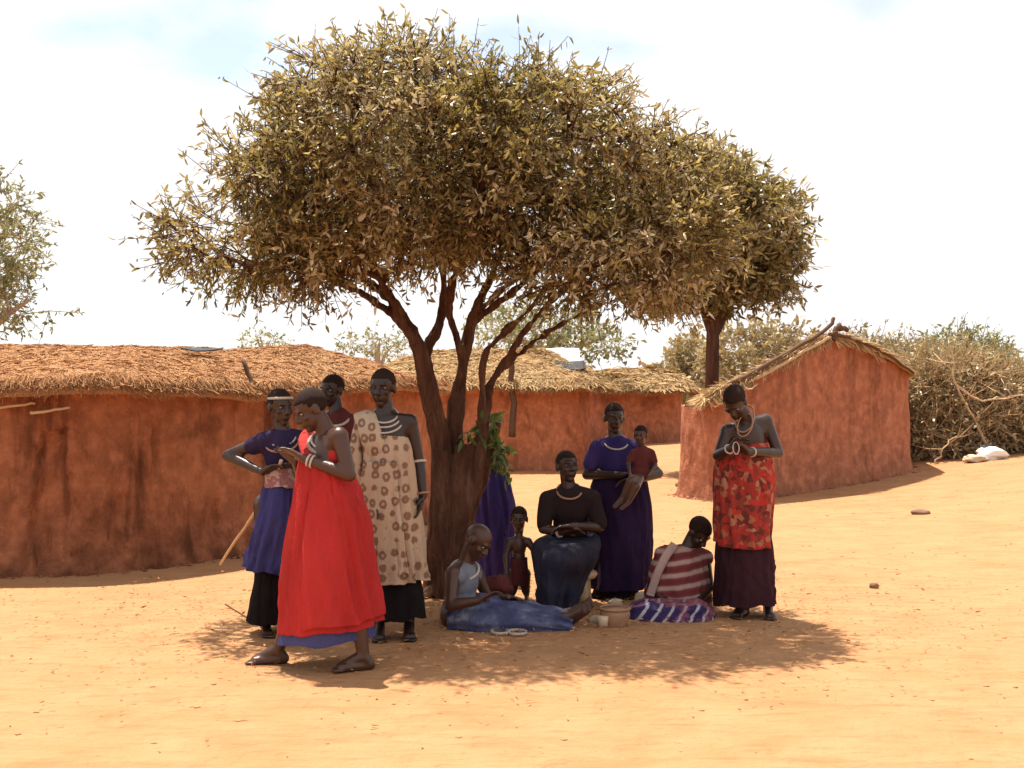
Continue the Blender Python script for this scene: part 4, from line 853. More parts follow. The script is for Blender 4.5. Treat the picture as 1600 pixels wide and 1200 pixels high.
def person(label, Y, jd, S=1.0, skin=SKIN1, face=(0, -1, 0), head_up=(0, 0, 1), hs=None, hair=True, palm=None, legs=True, toes=(0, -1), voxel=0.0065, fat=1.0, curl=0.45, group='people under the shade tree', hairmat=None, feet_up=None):
    J = {k: P(v[0], v[1], Y + (v[2] if len(v) > 2 else 0.0)) for k, v in jd.items()}
    hs = hs or S; mb = MB()
    if legs and 'anl' not in J:
        for k, sg in (('l', -1), ('r', 1)):
            x = J['pelvis'].x + sg * 0.09 * S; J['hip' + k] = Vector((x, J['pelvis'].y, J['pelvis'].z)); g_ = gz(x, J['pelvis'].y)
            J['an' + k] = Vector((x, J['pelvis'].y, g_ + 0.075 * S)); J['kn' + k] = J['hip' + k].lerp(J['an' + k], 0.5) + Vector((0, -0.02, 0)); J['toe' + k] = J['an' + k] + Vector((toes[0], toes[1], 0)) * 0.2
    root = Vector((J['pelvis'].x, J['pelvis'].y, gz(J['pelvis'].x, J['pelvis'].y)))
    per = thing('person', label, 'person', root, group)
    torso(mb, J, S)
    for k in ('l', 'r'):
        mb.cone(J['s' + k], 0.050 * S * fat, J['e' + k], 0.037 * S * fat); mb.cone(J['e' + k], 0.039 * S * fat, J['e' + k].lerp(J['w' + k], 0.35), 0.037 * S * fat); mb.cone(J['e' + k].lerp(J['w' + k], 0.35), 0.037 * S * fat, J['w' + k], 0.025 * S * fat)
        d = (J['w' + k] - J['e' + k]).normalized()
        if 'h' + k in J: d = (J['h' + k] - J['w' + k]).normalized()
        pn = Vector(palm[k]) if palm else Vector((0, -0.4, -0.9)); hand(mb, J['w' + k], d, pn, S, 1 if k == 'l' else -1, curl)
        if legs:
            if 'hip' + k not in J: J['hip' + k] = J['pelvis'] + Vector((-0.09 * S if k == 'l' else 0.09 * S, 0, 0))
            if 'toe' + k not in J: J['toe' + k] = J['an' + k] + Vector((toes[0], toes[1], 0)) * 0.2
            an = J['an' + k]; an.z = gz(an.x, an.y) + 0.072 * S
            mb.cone(J['pelvis'], 0.10 * S, J['hip' + k], 0.085 * S); mb.cone(J['hip' + k], 0.083 * S * fat, J['kn' + k], 0.055 * S * fat)
            mb.cone(J['kn' + k], 0.054 * S * fat, J['kn' + k].lerp(an, 0.35), 0.052 * S * fat); mb.cone(J['kn' + k].lerp(an, 0.35), 0.052 * S * fat, an, 0.033 * S * fat)
            if feet_up: foot_up(mb, an, Vector(feet_up), (an - J['kn' + k]).normalized(), S)
            else: foot(mb, an, J['toe' + k], S)
    f = Vector(face).normalized(); u = Vector(head_up); u = (u - f * u.dot(f)).normalized(); r = f.cross(u).normalized(); R_ = Matrix((r, f, u)).transposed(); C = J['head']
    def H(a, b, c): return C + (r * a + f * b + u * c) * hs
    def rd(a, b, c): return (a * hs, b * hs, c * hs)
    mb.ball(H(0, -0.010, 0.030), rd(0.073, 0.093, 0.082), R_, 20, 14); mb.ball(H(0, 0.024, -0.035), rd(0.056, 0.062, 0.074), R_, 18, 12)
    mb.ball(H(0, 0.056, -0.092), rd(0.024, 0.024, 0.022), R_); mb.cone(H(0, 0.084, 0.008), 0.010 * hs, H(0, 0.100, -0.026), 0.015 * hs, 8)
    for s_ in (-1, 1):
        mb.ball(H(s_ * 0.013, 0.090, -0.030), rd(0.011, 0.010, 0.009), R_, 8, 6); mb.ball(H(s_ * 0.074, -0.008, -0.006), rd(0.012, 0.022, 0.033), R_, 10, 7); mb.ball(H(s_ * 0.040, 0.056, -0.022), rd(0.022, 0.022, 0.018), R_, 10, 7)
    mb.ball(H(0, 0.080, -0.054), rd(0.026, 0.016, 0.008), R_, 12, 6); mb.ball(H(0, 0.078, -0.066), rd(0.024, 0.015, 0.009), R_, 12, 6); mb.ball(H(0, 0.076, 0.026), rd(0.052, 0.014, 0.012), R_, 14, 7)
    mb.cone(J['neck'], 0.055 * S, H(0, -0.018, -0.050), 0.049 * hs)
    b = link('body', remeshed('body', mb, voxel, 3, 0.38), skin, per)
    for s_ in (-1, 1):
        e = MB(); e.ball(H(s_ * 0.030, 0.070, 0.004), rd(0.013, 0.012, 0.0070), R_, 12, 8); eo = link('eye', e.mesh('eye'), M_EYE, per); eo.data.materials.append(M_HAIR)
        for p_ in eo.data.polygons:
            q = (Vector(p_.center) - H(s_ * 0.030, 0.070, 0.004)); 
            if q.dot(f) > 0.0078 * hs: p_.material_index = 1
    if hair:
        hb = MB(); hb.ball(H(0, -0.014, 0.034), rd(0.0742, 0.0938, 0.0832), R_, 30, 20); v = np.array(hb.v); q = (v - np.array(C)) / hs; fz = q @ np.array(f); uz = q @ np.array(u); kp = (uz > 0.055 - (0.06 - fz) * 0.95 * (fz < 0.06)) & (uz > -0.045)
        v += (fbm(v * 90, 2) - 0.5)[:, None] * 0.006 * q / (np.linalg.norm(q, axis=1)[:, None] + 1e-6)
        fc = [t_ for t_ in hb.f if all(kp[i] for i in t_)]; used = sorted({i for t_ in fc for i in t_}); mp = {i: k for k, i in enumerate(used)}
        ho = link('hair', mk_mesh('hair', v[used], [tuple(mp[i] for i in t_) for t_ in fc]), hairmat or M_HAIR, per); so = ho.modifiers.new('thick', 'SOLIDIFY'); so.thickness = 0.003; so.offset = 0
    return per, J, H

def drape(name, mat, per, Y, rings, amp=0.012, fr=3.0, seed=1, rows=46, seg=72, label=None, arc=None):
    """cloth hung through rings (x1, y1, x2, y2, dy, depth half size): a closed hem and folds that deepen downwards"""
    K = np.array([[*P(a, b, Y + e), *P(c, d, Y + e), h] for a, b, c, d, e, h in rings]); K = catmull(K, rows); V = []; th = np.linspace(0, 2 * math.pi, seg, endpoint=False) if arc is None else np.linspace(arc[0], arc[1], seg)
    for i in range(rows):
        t_ = i / (rows - 1); Lp, Rp, h = K[i, :3], K[i, 3:6], K[i, 6]; c = (Lp + Rp) / 2; a = (Rp - Lp) / 2; bvec = np.array([0, h, 0])
        sh_ = th + 0.5 * t_ * math.sin(seed * 1.7)
        n_ = np.stack([np.cos(sh_) * fr * 1.3, np.sin(sh_) * fr * 1.3, np.full(seg, t_ * 1.1 + seed)], 1); fo = (0.62 - np.abs(2 * fbm(n_, 2) - 1) * 2.2)
        n2 = np.stack([np.cos(th) * fr * 2.4, np.sin(th) * fr * 2.4, np.full(seg, t_ * 4.5 + seed * 3)], 1); fo = fo * 0.75 + (fbm(n2, 3) - 0.5) * 1.1
        rad = np.hypot(np.linalg.norm(a) * np.cos(th), h * np.sin(th)); m = 1 + fo * amp * (0.55 + 0.6 * t_) / np.maximum(rad, 0.05)
        ct = np.sign(np.cos(th)) * np.abs(np.cos(th)) ** 0.9; sn = np.sign(np.sin(th)) * np.abs(np.sin(th)) ** 0.9
        q_ = c + (ct[:, None] * a + sn[:, None] * bvec) * m[:, None]; ax_ = K[min(i + 1, rows - 1), :3] - K[max(i - 1, 0), :3]; ax_ = ax_ / (np.linalg.norm(ax_) + 1e-9)
        wv_ = (fbm(np.stack([np.cos(th) * 1.6, np.sin(th) * 1.6, np.full(seg, seed * 2.3)], 1), 3) - 0.5) * 0.07
        V.append(q_ + ax_[None] * (wv_ * (t_ ** 3 + 0.5 * (1 - t_) ** 4))[:, None])
    if arc is not None:
        V = np.array(V); i = np.arange(rows * seg).reshape(rows, seg); f = np.stack([i[:-1, :-1], i[:-1, 1:], i[1:, 1:], i[1:, :-1]], -1).reshape(-1, 4)
        o = link(name, mk_mesh(name, V.reshape(-1, 3), f), mat, per); so = o.modifiers.new('thick', 'SOLIDIFY'); so.thickness = 0.006; so.offset = 1; return o
    V = np.array(V); cap0 = V[0].mean(0); c1 = V[-1].mean(0)
    inner = [c1 + (V[-1] - c1) * 0.94, c1 + (V[-1] - c1) * 0.85 + (V[-3].mean(0) - c1)]
    top = [cap0 + (V[0] - cap0) * 0.90]
    A_ = np.concatenate([np.array(top), V, np.array(inner)]); n = len(A_); i = np.arange(n * seg).reshape(n, seg); j = np.roll(i, -1, 1)
    f = np.stack([i[:-1], j[:-1], j[1:], i[1:]], -1).reshape(-1, 4)
    o = link(name, mk_mesh(name, A_.reshape(-1, 3), f), mat, per)
    if label: o['label'] = label
    return o
def garment(name, mat, per, J, S, inf=0.016, arms=0.6, wide=1.0, fold=0.010):
    mb = MB(); torso(mb, J, S, inf, arms, wide=wide)
    return link(name, remeshed(name, mb, 0.010, 3, None, lambda co: (fbm(co * np.array([11, 11, 7]), 3) - 0.5) * fold * 2), mat, per)
def band(name, mat, per, Y, pts, w, th=0.012, wv=(1, 0, 0)):
    """a flat strip of cloth through (px, py, dy)"""
    c = catmull([tuple(P(a, b, Y + d)) for a, b, d in pts], 28); wv = Vector(wv).normalized(); mb = MB(); n = 16; V = []; Fc = []
    for i in range(len(c)):
        d = Vector(c[min(i + 1, 27)] - c[max(i - 1, 0)]).normalized(); s_ = (wv - d * wv.dot(d)).normalized(); nn = d.cross(s_)
        for k in range(n):
            a = 2 * math.pi * k / n; wob = 1 + 0.25 * math.sin(a * 5 + i * 0.15); V.append(Vector(c[i]) + s_ * math.cos(a) * w * 0.5 + nn * math.sin(a) * th * wob)
    for i in range(len(c) - 1):
        for k in range(n): Fc.append((i * n + k, i * n + (k + 1) % n, (i + 1) * n + (k + 1) % n, (i + 1) * n + k))
    Fc.append(tuple(range(n))); Fc.append(tuple((len(c) - 1) * n + k for k in range(n - 1, -1, -1))); mb.add(V, Fc); return link(name, mb.mesh(name), mat, per)
def loop(name, mat, per, c, a, b, r, n=40):
    """ring through c spanned by half axes a and b"""
    c, a, b = Vector(c), Vector(a), Vector(b); mb = MB(); nn = a.cross(b).normalized(); V = []; Fc = []; m = 8
    for i in range(n):
        t_ = 2 * math.pi * i / n; o = a * math.cos(t_) + b * math.sin(t_); d = o.normalized(); rr = r * (1 + 0.18 * (i % 2))
        for k in range(m): V.append(c + o + (d * math.cos(2 * math.pi * k / m) + nn * math.sin(2 * math.pi * k / m)) * rr)
    for i in range(n):
        for k in range(m): i2 = (i + 1) % n; Fc.append((i * m + k, i * m + (k + 1) % m, i2 * m + (k + 1) % m, i2 * m + k))
    mb.add(V, Fc); return link(name, mb.mesh(name), mat, per)
def collar(per, J, mat, S=1.0, k=1.0, drop=0.03, fwd=-0.03, r=0.0055, name='necklace'):
    return loop(name, mat, per, J['neck'] + Vector((0, fwd, -drop)), Vector((0.085 * k * S, 0, 0)), Vector((0, -0.075 * k * S, -0.05 * k * S)), r)
def bracelet(per, J, k, mat, f=0.9, r=0.033, th=0.006):
    e, w = J['e' + k], J['w' + k]; d = (w - e).normalized(); a = d.orthogonal().normalized(); return loop('bracelet', mat, per, e.lerp(w, f), a * r, d.cross(a) * r, th, 24)

# --- woman in blue with her hand on her hip
Y = 7.9
p, J, H = person('person in blue skirt and dark top with one elbow out, hand on hip, far left', Y, dict(head=(438, 636), neck=(442, 676), pelvis=(438, 790), sl=(412, 690, -.04), sr=(468, 688, .06), el=(356, 712, .02), wl=(410, 738, -.14), hl=(432, 728, -.16), er=(480, 745, .05), wr=(462, 730, -.15)), 1.0, SKIN1, (0.62, -0.76, -0.1), toes=(0.3, -1))
garment('top', C_INDIGO, p, J, 1.0, 0.014, 0.3)
drape('underskirt', C_BLACK, p, Y, [(412, 800, 462, 800, .02, .13), (405, 860, 458, 860, .02, .15), (397, 915, 452, 915, .02, .17), (388, 965, 455, 970, .02, .19)], .015, 3, 3)
drape('wrap_skirt', C_BLUE, p, Y, [(416, 748, 462, 748, 0, .13), (408, 790, 466, 790, 0, .16), (396, 840, 464, 840, 0, .185), (384, 885, 458, 890, 0, .20)], .042, 3.0, 4)
drape('waist_cloth', C_PINK, p, Y, [(417, 726, 464, 726, -.01, .125), (416, 742, 466, 742, -.01, .14), (414, 758, 468, 758, -.01, .15)], .008, 4, 5, 20)
loop('headband', M_BEAD, p, H(0, -0.005, 0.055), (H(0.071, 0, 0) - H(0, 0, 0)), (H(0, 0.086, 0.012) - H(0, 0, 0)), 0.008); collar(p, J, M_BEAD); collar(p, J, M_BEADRED, 1, 1.25, .055, -.04)
sk = MB(); sk.tube(catmull([tuple(P(440, 722, 7.72)), tuple(P(405, 790, 8.1)), tuple(P(345, 881, 9.0))], 10) + rng.normal(0, .004, (10, 3)), list(np.linspace(.012, .009, 10)), 8)
tag(link('walking_stick', sk.mesh('walking_stick'), M_PALESTICK), 'thin pale stick held at the hip of the person in blue', 'stick')

# --- woman in red, stepping to the left
Y = 7.0
p, J, H = person('person in long red wrap stepping left, looking down at busy hands', Y, dict(head=(486, 640, -.02), neck=(512, 680, 0), pelvis=(520, 815, 0), sl=(486, 694, .17), sr=(530, 682, -.13), el=(474, 745, .2), wl=(462, 722, .04), hl=(440, 700, -.02), er=(546, 742, -.19), wr=(474, 716, -.14), hr=(442, 699, -.10),
    hipl=(505, 835, .06), knl=(470, 925, .05), anl=(434, 1012, .08), toel=(380, 1035, .05), hipr=(535, 835, -.06), knr=(555, 930, -.1), anr=(568, 1022, -.12), toer=(530, 1045, -.16)), 1.02, SKIN2, (-0.80, -0.38, -0.46), (-0.35, -0.1, 0.9))
drape('underskirt', C_NAVY, p, Y, [(462, 880, 568, 880, 0, .16), (452, 940, 574, 930, 0, .18), (444, 975, 578, 960, 0, .19), (434, 1006, 586, 992, 0, .20)], .008, 3, 7)
drape('red_wrap', C_RED, p, Y, [(472, 712, 545, 728, 0, .150), (467, 742, 556, 752, 0, .165), (462, 785, 566, 785, 0, .185), (451, 840, 577, 840, 0, .20), (442, 900, 581, 900, 0, .215), (438, 950, 587, 940, 0, .225), (436, 990, 594, 968, 0, .23)], .046, 2.2, 9, 60)
drape('wrap_flap', C_RED, p, Y, [(470, 722, 548, 738, 0, .165), (464, 758, 558, 765, 0, .180), (456, 800, 571, 800, 0, .202), (446, 860, 580, 860, 0, .222), (437, 930, 590, 925, 0, .242), (434, 980, 597, 962, 0, .252)], .040, 2.2, 10, 50, 60, None, (-2.0, 0.7))
garment('bodice', C_RED, p, dict(J, neck=J['pelvis'].lerp(J['neck'], 0.80), sl=J['sl'] + Vector((0, 0, -.09)), sr=J['sr'] + Vector((-.02, 0.04, -.11))), 0.98, 0.012, 0.0)
band('shoulder_strap', C_RED, p, Y, [(500, 742, -.12), (484, 712, -.06), (478, 685, .06), (492, 672, .16), (512, 690, .20)], .085, .014, (1, .3, 0.2))
collar(p, J, M_BEAD, 1, 1.05, .02, -.01, .006); collar(p, J, C_PALE, 1, 1.25, .04, .0, .011, 'neck_cloth'); bracelet(p, J, 'r', M_BEAD, .88, .031, .006); bracelet(p, J, 'r', M_BEAD, .80, .033, .006)

# --- person half hidden between the red and the spotted wraps
Y = 8.7
p, J, H = person('person mostly hidden between the red wrap and the spotted wrap, head showing', Y, dict(head=(519, 610), neck=(526, 648), pelvis=(540, 780), sl=(498, 664), sr=(556, 664), el=(492, 720), wl=(505, 760, -.1), er=(566, 720), wr=(560, 770, -.1)), 0.97, SKIN3, (-0.5, -0.85, -0.05))
drape('dark_wrap', C_PURPLE, p, Y, [(503, 690, 553, 690, 0, .13), (498, 760, 570, 760, 0, .17), (505, 840, 594, 840, 0, .2), (515, 930, 596, 930, 0, .22)], .015, 3, 11)
garment('red_shawl', C_MAROON, p, J, 0.96, 0.016, 0.7); collar(p, J, M_BEAD, 1, 1.1, .02, -.04, .009)

# --- tall woman in spotted beige wrap
Y = 7.75
p, J, H = person('tall person in beige wrap with brown spots standing left of the trunk', Y, dict(head=(598, 606), neck=(602, 648), pelvis=(616, 785), sl=(566, 662, .0), sr=(640, 660, .0), el=(562, 730, -.02), wl=(585, 780, -.12), er=(654, 722, .02), wr=(661, 775, -.03), hr=(655, 805, -.06)), 1.03, SKIN3, (-0.22, -0.97, -0.06), palm={'l': (0, -.3, -1), 'r': (-1, 0, 0)}, toes=(0.1, -1))
drape('black_underskirt', C_BLACK, p, Y, [(596, 850, 645, 850, 0, .10), (594, 895, 655, 895, 0, .13), (592, 925, 662, 925, 0, .16), (590, 962, 667, 962, 0, .175)], .012, 3, 13)
drape('spotted_wrap', C_BEIGE, p, Y, [(566, 672, 638, 684, 0, .115), (562, 705, 644, 705, 0, .145), (560, 760, 650, 760, 0, .165), (565, 820, 659, 820, 0, .175), (574, 870, 664, 870, 0, .185), (580, 906, 668, 906, 0, .19)], .044, 2.6, 15, 60)
drape('wrap_flap', C_BEIGE, p, Y, [(559, 720, 648, 720, 0, .165), (557, 780, 655, 780, 0, .185), (564, 840, 664, 840, 0, .20), (574, 893, 670, 890, 0, .212)], .036, 2.6, 16, 46, 50, None, (-2.9, -1.15))
band('shoulder_drape', C_BEIGE, p, Y, [(594, 730, -.07), (584, 695, -.125), (572, 655, -.065), (570, 650, .05), (577, 690, .12), (582, 730, .10)], .14, .024, (1, 0, 0.1))
band('hanging_fold', C_BEIGE, p, Y, [(566, 655, -.02), (557, 690, -.08), (558, 740, -.10), (566, 800, -.11)], .075, .022, (1, .3, 0))
for k, (kk, dr) in enumerate(((.95, .0), (1.12, .02), (1.3, .045))): collar(p, J, M_BEAD, 1, kk, dr, -.025, .0055)
bracelet(p, J, 'r', M_BEAD, 0.0, .043, .008); bracelet(p, J, 'r', M_BEADRED, 0.93, .036, .007)

# --- person wrapped in violet behind the trunk
Y = 9.95
p, J, H = person('person wrapped in violet blue cloth leaning against the back of the trunk', Y, dict(head=(770, 715), neck=(772, 738), pelvis=(772, 822), sl=(752, 748, .02), sr=(790, 748, 0), el=(744, 785, -.02), wl=(748, 815, -.08), er=(800, 790), wr=(790, 820, -.1)), 0.74, SKIN3, (-0.7, -0.6, -0.3), hs=0.9)
drape('violet_cloak', C_VIOLET, p, Y, [(757, 738, 787, 738, 0, .09), (745, 757, 797, 757, 0, .13), (742, 800, 803, 800, 0, .17), (744, 850, 800, 850, 0, .18), (748, 905, 796, 905, 0, .18)], .036, 2.8, 17)

# --- person seated on the ground, legs stretched to the right
Y = 8.15
p, J, H = person('seated person in pale vest, legs stretched out under dark blue cloth', Y, dict(head=(746, 846, -.02), neck=(726, 884), pelvis=(716, 962, .03), sl=(708, 896, -.14), sr=(742, 892, .16), el=(704, 946, -.22), wl=(748, 938, -.26), hl=(772, 926, -.24), er=(765, 935, .18), wr=(795, 935, .05),
    hipl=(722, 972, -.06), knl=(812, 976, -.08), anl=(888, 980, -.09), toel=(890, 990, -.4), hipr=(724, 972, .08), knr=(815, 973, .08), anr=(893, 974, .08), toer=(915, 980, .0)), 1.02, SKIN2, (0.70, -0.42, -0.58), (0.5, -0.1, 0.8), hair=False, fat=1.02, feet_up=(0.6, -0.5, 0.6))
drape('leg_cloth', C_GREYBLUE, p, Y, [(700, 948, 700, 988, 0, .16), (716, 934, 722, 992, 0, .20), (752, 932, 756, 998, 0, .25), (790, 940, 794, 998, 0, .24), (830, 945, 834, 998, 0, .23), (868, 953, 870, 998, 0, .21), (896, 963, 898, 998, 0, .19)], .044, 2.8, 19, 56)
garment('vest', C_GREYVEST, p, dict(J, sl=J['sl'] + Vector((.03, .02, -.02)), sr=J['sr'] + Vector((0, 0, -.02))), 0.93, 0.012, 0.0)
collar(p, J, M_BEAD, 1, 1.1, .02, -.02, .008)
lump('dark_bundle', P(778, 916, 8.38), (.085, .07, .085), C_MAROON, 4, p)['label'] = 'dark red cloth bundle on the lap'

# --- toddler
Y = 9.1
p, J, H = person('small bare chested child standing left of the person on the stool', Y, dict(head=(811, 811), neck=(811, 838), pelvis=(811, 893), sl=(798, 846), sr=(825, 846), el=(791, 868, -.02), wl=(792, 890, -.08), er=(836, 862, -.02), wr=(846, 848, -.06), hipl=(804, 897), knl=(802, 919, -.01), anl=(800, 940), hipr=(819, 897), knr=(821, 919, -.01), anr=(823, 940)), 0.50, SKIN2, (-0.1, -0.98, -0.05), hs=0.80, voxel=0.005, fat=1.25)
drape('loincloth', C_MAROON, p, Y, [(799, 872, 824, 872, 0, .055), (798, 892, 825, 892, 0, .07), (797, 912, 826, 912, 0, .075)], .006, 3, 21, 16)

# --- person on the stool
Y = 8.95
p, J, H = person('person in charcoal top seated on a low stool, forearms folded on lap', Y, dict(head=(886, 729), neck=(889, 764), pelvis=(893, 862, .12), sl=(857, 780), sr=(926, 780), el=(849, 826, -.05), wl=(880, 832, -.22), hl=(905, 828, -.24), er=(937, 824, -.05), wr=(893, 822, -.26), hr=(868, 826, -.27),
    hipl=(880, 868, .05), knl=(858, 876, -.30), anl=(864, 935, -.25), hipr=(908, 868, .05), knr=(902, 876, -.28), anr=(893, 935, -.22)), 1.0, SKIN1, (0.35, -0.92, 0.12), hair=True, toes=(0, -1))
garment('top', C_CHARCOAL, p, J, 1.0, 0.014, 0.85)
drape('skirt', C_DENIM, p, Y, [(858, 836, 932, 836, .05, .17), (840, 845, 935, 845, -.10, .31), (834, 862, 932, 868, -.15, .34), (838, 895, 918, 895, -.22, .23), (842, 920, 908, 920, -.25, .20), (846, 944, 903, 944, -.26, .19)], .046, 3, 23)
bracelet(p, J, 'l', M_BEAD, .85, .034, .008); collar(p, J, M_BEADRED, 1, 1.05, .01, -.03, .007)
sto = thing('stool', 'low pale wooden stool under the person in the charcoal top', 'stool', (P(903, 945, 8.98).x, 8.98, 0))
sx = P(903, 945, 9.0).x; seat_z = P(900, 893, 9.0).z
sb = MB(); sb.tube([(sx - .02, 9.02, seat_z - .045), (sx - .02, 9.02, seat_z - .02), (sx - .02, 9.02, seat_z)], [.15, .165, .155], 24); link('seat', sb.mesh('seat'), M_STOOL, sto)
for dx, dy in ((-.09, -.02), (.03, -.06), (.06, .10), (-.06, .12)):
    lb = MB(); lb.tube([(sx + dx * 1.1, 9.0 + dy, -.03), (sx + dx, 9.0 + dy, seat_z * .5), (sx + dx * .8, 9.0 + dy * .8, seat_z - .03)], [.045, .04, .048], 10, .05); link('leg', lb.mesh('leg'), M_STOOL, sto)

# --- woman in purple with a baby on her arm
Y = 9.3
p, J, H = person('person in violet shirt and long dark purple skirt carrying a baby', Y, dict(head=(960, 653), neck=(962, 688), pelvis=(968, 795), sl=(933, 702), sr=(992, 702), el=(917, 742, -.03), wl=(975, 742, -.22), hl=(998, 738, -.24), er=(1029, 740, -.06), wr=(992, 750, -.24), hr=(972, 752, -.25)), 0.97, SKIN1, (0.15, -0.98, -0.06))
garment('shirt', C_VIOLET, p, J, 0.98, 0.016, 0.62)
drape('skirt', C_PURPLE, p, Y, [(930, 742, 1006, 742, 0, .135), (923, 780, 1015, 780, 0, .17), (921, 830, 1019, 830, 0, .19), (919, 880, 1016, 880, 0, .20), (917, 916, 1010, 916, 0, .205)], .042, 2.8, 25)
drape('underskirt', C_BLACK, p, Y, [(938, 870, 996, 870, 0, .12), (930, 910, 996, 910, 0, .145), (922, 938, 1000, 938, 0, .17)], .010, 3, 26, 24); collar(p, J, M_BEAD, 1, 1.05, .01, -.035, .006)
Y = 9.02
p, J, H = person('baby in maroon cloth held in the arms of the person in purple', Y, dict(head=(1001, 680), neck=(1004, 700), pelvis=(1000, 742), sl=(989, 708, -.01), sr=(1018, 708, .01), el=(982, 724, -.05), wl=(984, 738, -.1), er=(1024, 726, -.02), wr=(1014, 740, -.08)), 0.37, SKIN2, (-0.35, -0.92, -0.1), hs=0.62, voxel=0.0045, legs=False, fat=1.2)
def baby_leg(J, k, kn, an, to):
    return P(*kn), P(*an), P(*to)
lg = MB()
for kn, an, to in (((985, 752, 8.86), (972, 780, 8.88), (960, 792, 8.84)), ((994, 760, 8.85), (982, 784, 8.86), (970, 795, 8.82))):
    a_, b_, c_ = P(*kn), P(*an), P(*to); lg.cone(J['pelvis'], .040, a_, .031); lg.cone(a_, .031, b_, .021); lg.cone(b_, .021, c_, .015)
link('leg', remeshed('leg', lg, 0.005, 3), SKIN2, p)
garment('wrap', C_MAROON, p, J, 0.38, 0.009, 0.7, fold=.006)

# --- striped sitter
Y = 8.8
p, J, H = person('person in maroon and white striped wrap sitting on the ground, head bowed', Y, dict(head=(1092, 832, -.04), neck=(1074, 858), pelvis=(1058, 942, .05), sl=(1036, 868, .0), sr=(1100, 872, .02), el=(1018, 918, -.06), wl=(1045, 945, -.2), er=(1108, 918, -.06), wr=(1085, 945, -.2),
    hipl=(1045, 948, 0), knl=(1012, 962, -.25), anl=(1050, 968, -.34), hipr=(1072, 948, 0), knr=(1098, 960, -.25), anr=(1065, 970, -.33)), 0.97, SKIN1, (0.45, -0.50, -0.74), (0.5, -0.6, 0.6), toes=(-1, -.3))
garment('shirt', C_STRIPE, p, J, 0.97, 0.014, 0.0, wide=1.1)
drape('striped_wrap', C_STRIPE, p, Y, [(1040, 852, 1088, 858, 0, .10), (1024, 872, 1102, 872, 0, .14), (1014, 905, 1108, 905, 0, .17), (1008, 940, 1110, 942, 0, .19), (1006, 962, 1112, 962, 0, .2)], .034, 2.6, 27)
band('sash', C_PALE, p, Y, [(1054, 850, -.13), (1040, 870, -.16), (1028, 895, -.17), (1016, 930, -.15)], .06, .012)
drape('lap_cloth', C_LAP, p, Y, [(974, 964, 976, 986, -.27, .10), (990, 946, 992, 988, -.27, .22), (1022, 938, 1025, 988, -.25, .28), (1060, 938, 1064, 986, -.24, .28), (1094, 938, 1098, 982, -.22, .26), (1114, 950, 1116, 974, -.2, .14)], .035, 2.8, 29)

# --- woman on the right bending over her beadwork
Y = 8.55
p, J, H = person('standing person in red patterned wrap and plum skirt, bending over her hands', Y, dict(head=(1148, 628, -.12), neck=(1170, 660, -.02), pelvis=(1165, 770, .03), sl=(1137, 674, -.05), sr=(1196, 658, .04), el=(1122, 712, -.12), wl=(1142, 700, -.28), hl=(1152, 690, -.32), er=(1216, 708, .0), wr=(1168, 706, -.25), hr=(1148, 694, -.30),
    hipl=(1150, 780), knl=(1160, 870, .0), anl=(1162, 958, .0), toel=(1140, 985, -.2), hipr=(1180, 780), knr=(1196, 870), anr=(1200, 958), toer=(1206, 990, -.2)), 1.0, SKIN1, (-0.30, -0.62, -0.72), (-0.2, -0.5, 0.8), curl=.7)
drape('plum_skirt', C_PLUM, p, Y, [(1126, 800, 1203, 800, .02, .15), (1122, 860, 1205, 860, .02, .175), (1121, 905, 1209, 905, .02, .19), (1121, 944, 1213, 940, .02, .20)], .040, 3, 31)
drape('red_patterned_wrap', C_FLORAL, p, Y, [(1126, 694, 1198, 692, .0, .115), (1120, 715, 1204, 712, 0, .15), (1117, 760, 1208, 756, 0, .175), (1117, 810, 1206, 810, 0, .18), (1120, 848, 1204, 856, 0, .185)], .034, 2.8, 33)
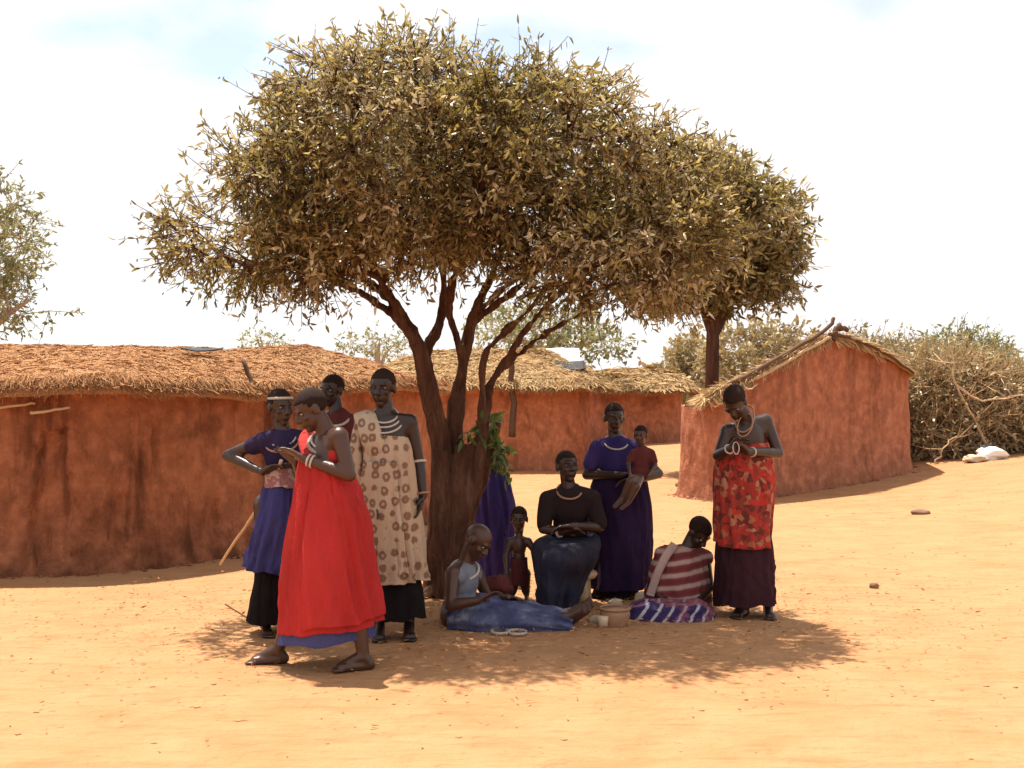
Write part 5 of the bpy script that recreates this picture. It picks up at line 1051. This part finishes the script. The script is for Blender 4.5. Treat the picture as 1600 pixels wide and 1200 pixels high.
garment('bodice', C_FLORAL, p, dict(J, neck=J['pelvis'].lerp(J['neck'], .78), sl=J['sl'] + Vector((0.02, .02, -.12)), sr=J['sr'] + Vector((-.03, 0, -.15))), 0.92, 0.010, 0.0)
loop('necklace', M_BEADRED, p, P(1164, 654, 8.47), Vector((.064, 0, .02)), Vector((-.01, -.04, -.09)), .006); loop('necklace', M_BEADRED, p, P(1164, 664, 8.43), Vector((.052, 0, .02)), Vector((-.01, -.04, -.075)), .005)
bracelet(p, J, 'l', M_BEAD, .85, .029, .006); bracelet(p, J, 'r', M_BEAD, .85, .029, .006)
bead = MB()
loop('bead_string', M_BEAD, p, P(1150, 700, 8.2), Vector((.02, 0, .0)), Vector((0, -.01, -.04)), .004)

# ------------------------------------------------------------------ belongings on the ground
for k, (px, py, txt) in enumerate(((782, 993, 'left one of two pale rings on the dirt before the outstretched legs'), (808, 994, 'right one of two pale rings on the dirt before the outstretched legs'))):
    Yr = CAM_H * F / (py - 600); x = (px - 800) / F * Yr; tag(loop('ring', M_BEAD, None, (x, Yr, gz(x, Yr) + .014), (.056, .01, 0), (-.01, .075, 0), .009, 28), txt, 'ring', 'pale rings on the ground')
M_TIN = m_plain('brown_tin', (0.30, 0.16, 0.09), 0.55, 0.4, 0.35, 10, 0.3)
pot = thing('pot', 'small brown pot standing beside the purple and white lap cloth', 'pot', P(960, 985, 8.15)); px_ = P(962, 985, 8.1).x
pb = MB(); pb.tube([(px_, 8.15, -.02), (px_, 8.15, .02), (px_, 8.15, .08), (px_, 8.15, .12), (px_, 8.15, .125), (px_, 8.15, .11)], [.075, .085, .10, .095, .10, .085], 24); link('bowl', pb.mesh('bowl'), M_TIN, pot); loop('rim', M_TIN, pot, (px_, 8.15, .122), (.098, 0, 0), (0, .098, 0), .008, 30)
cup = thing('cup', 'small pale cup lying beside the brown pot', 'cup', P(940, 985, 8.1)); cx_ = P(942, 985, 8.1).x
cb = MB(); cb.tube([(cx_, 8.08, .01), (cx_, 8.08, .05), (cx_, 8.08, .085), (cx_, 8.08, .08)], [.028, .034, .038, .030], 18); link('body', cb.mesh('body'), M_PALESTONE, cup)
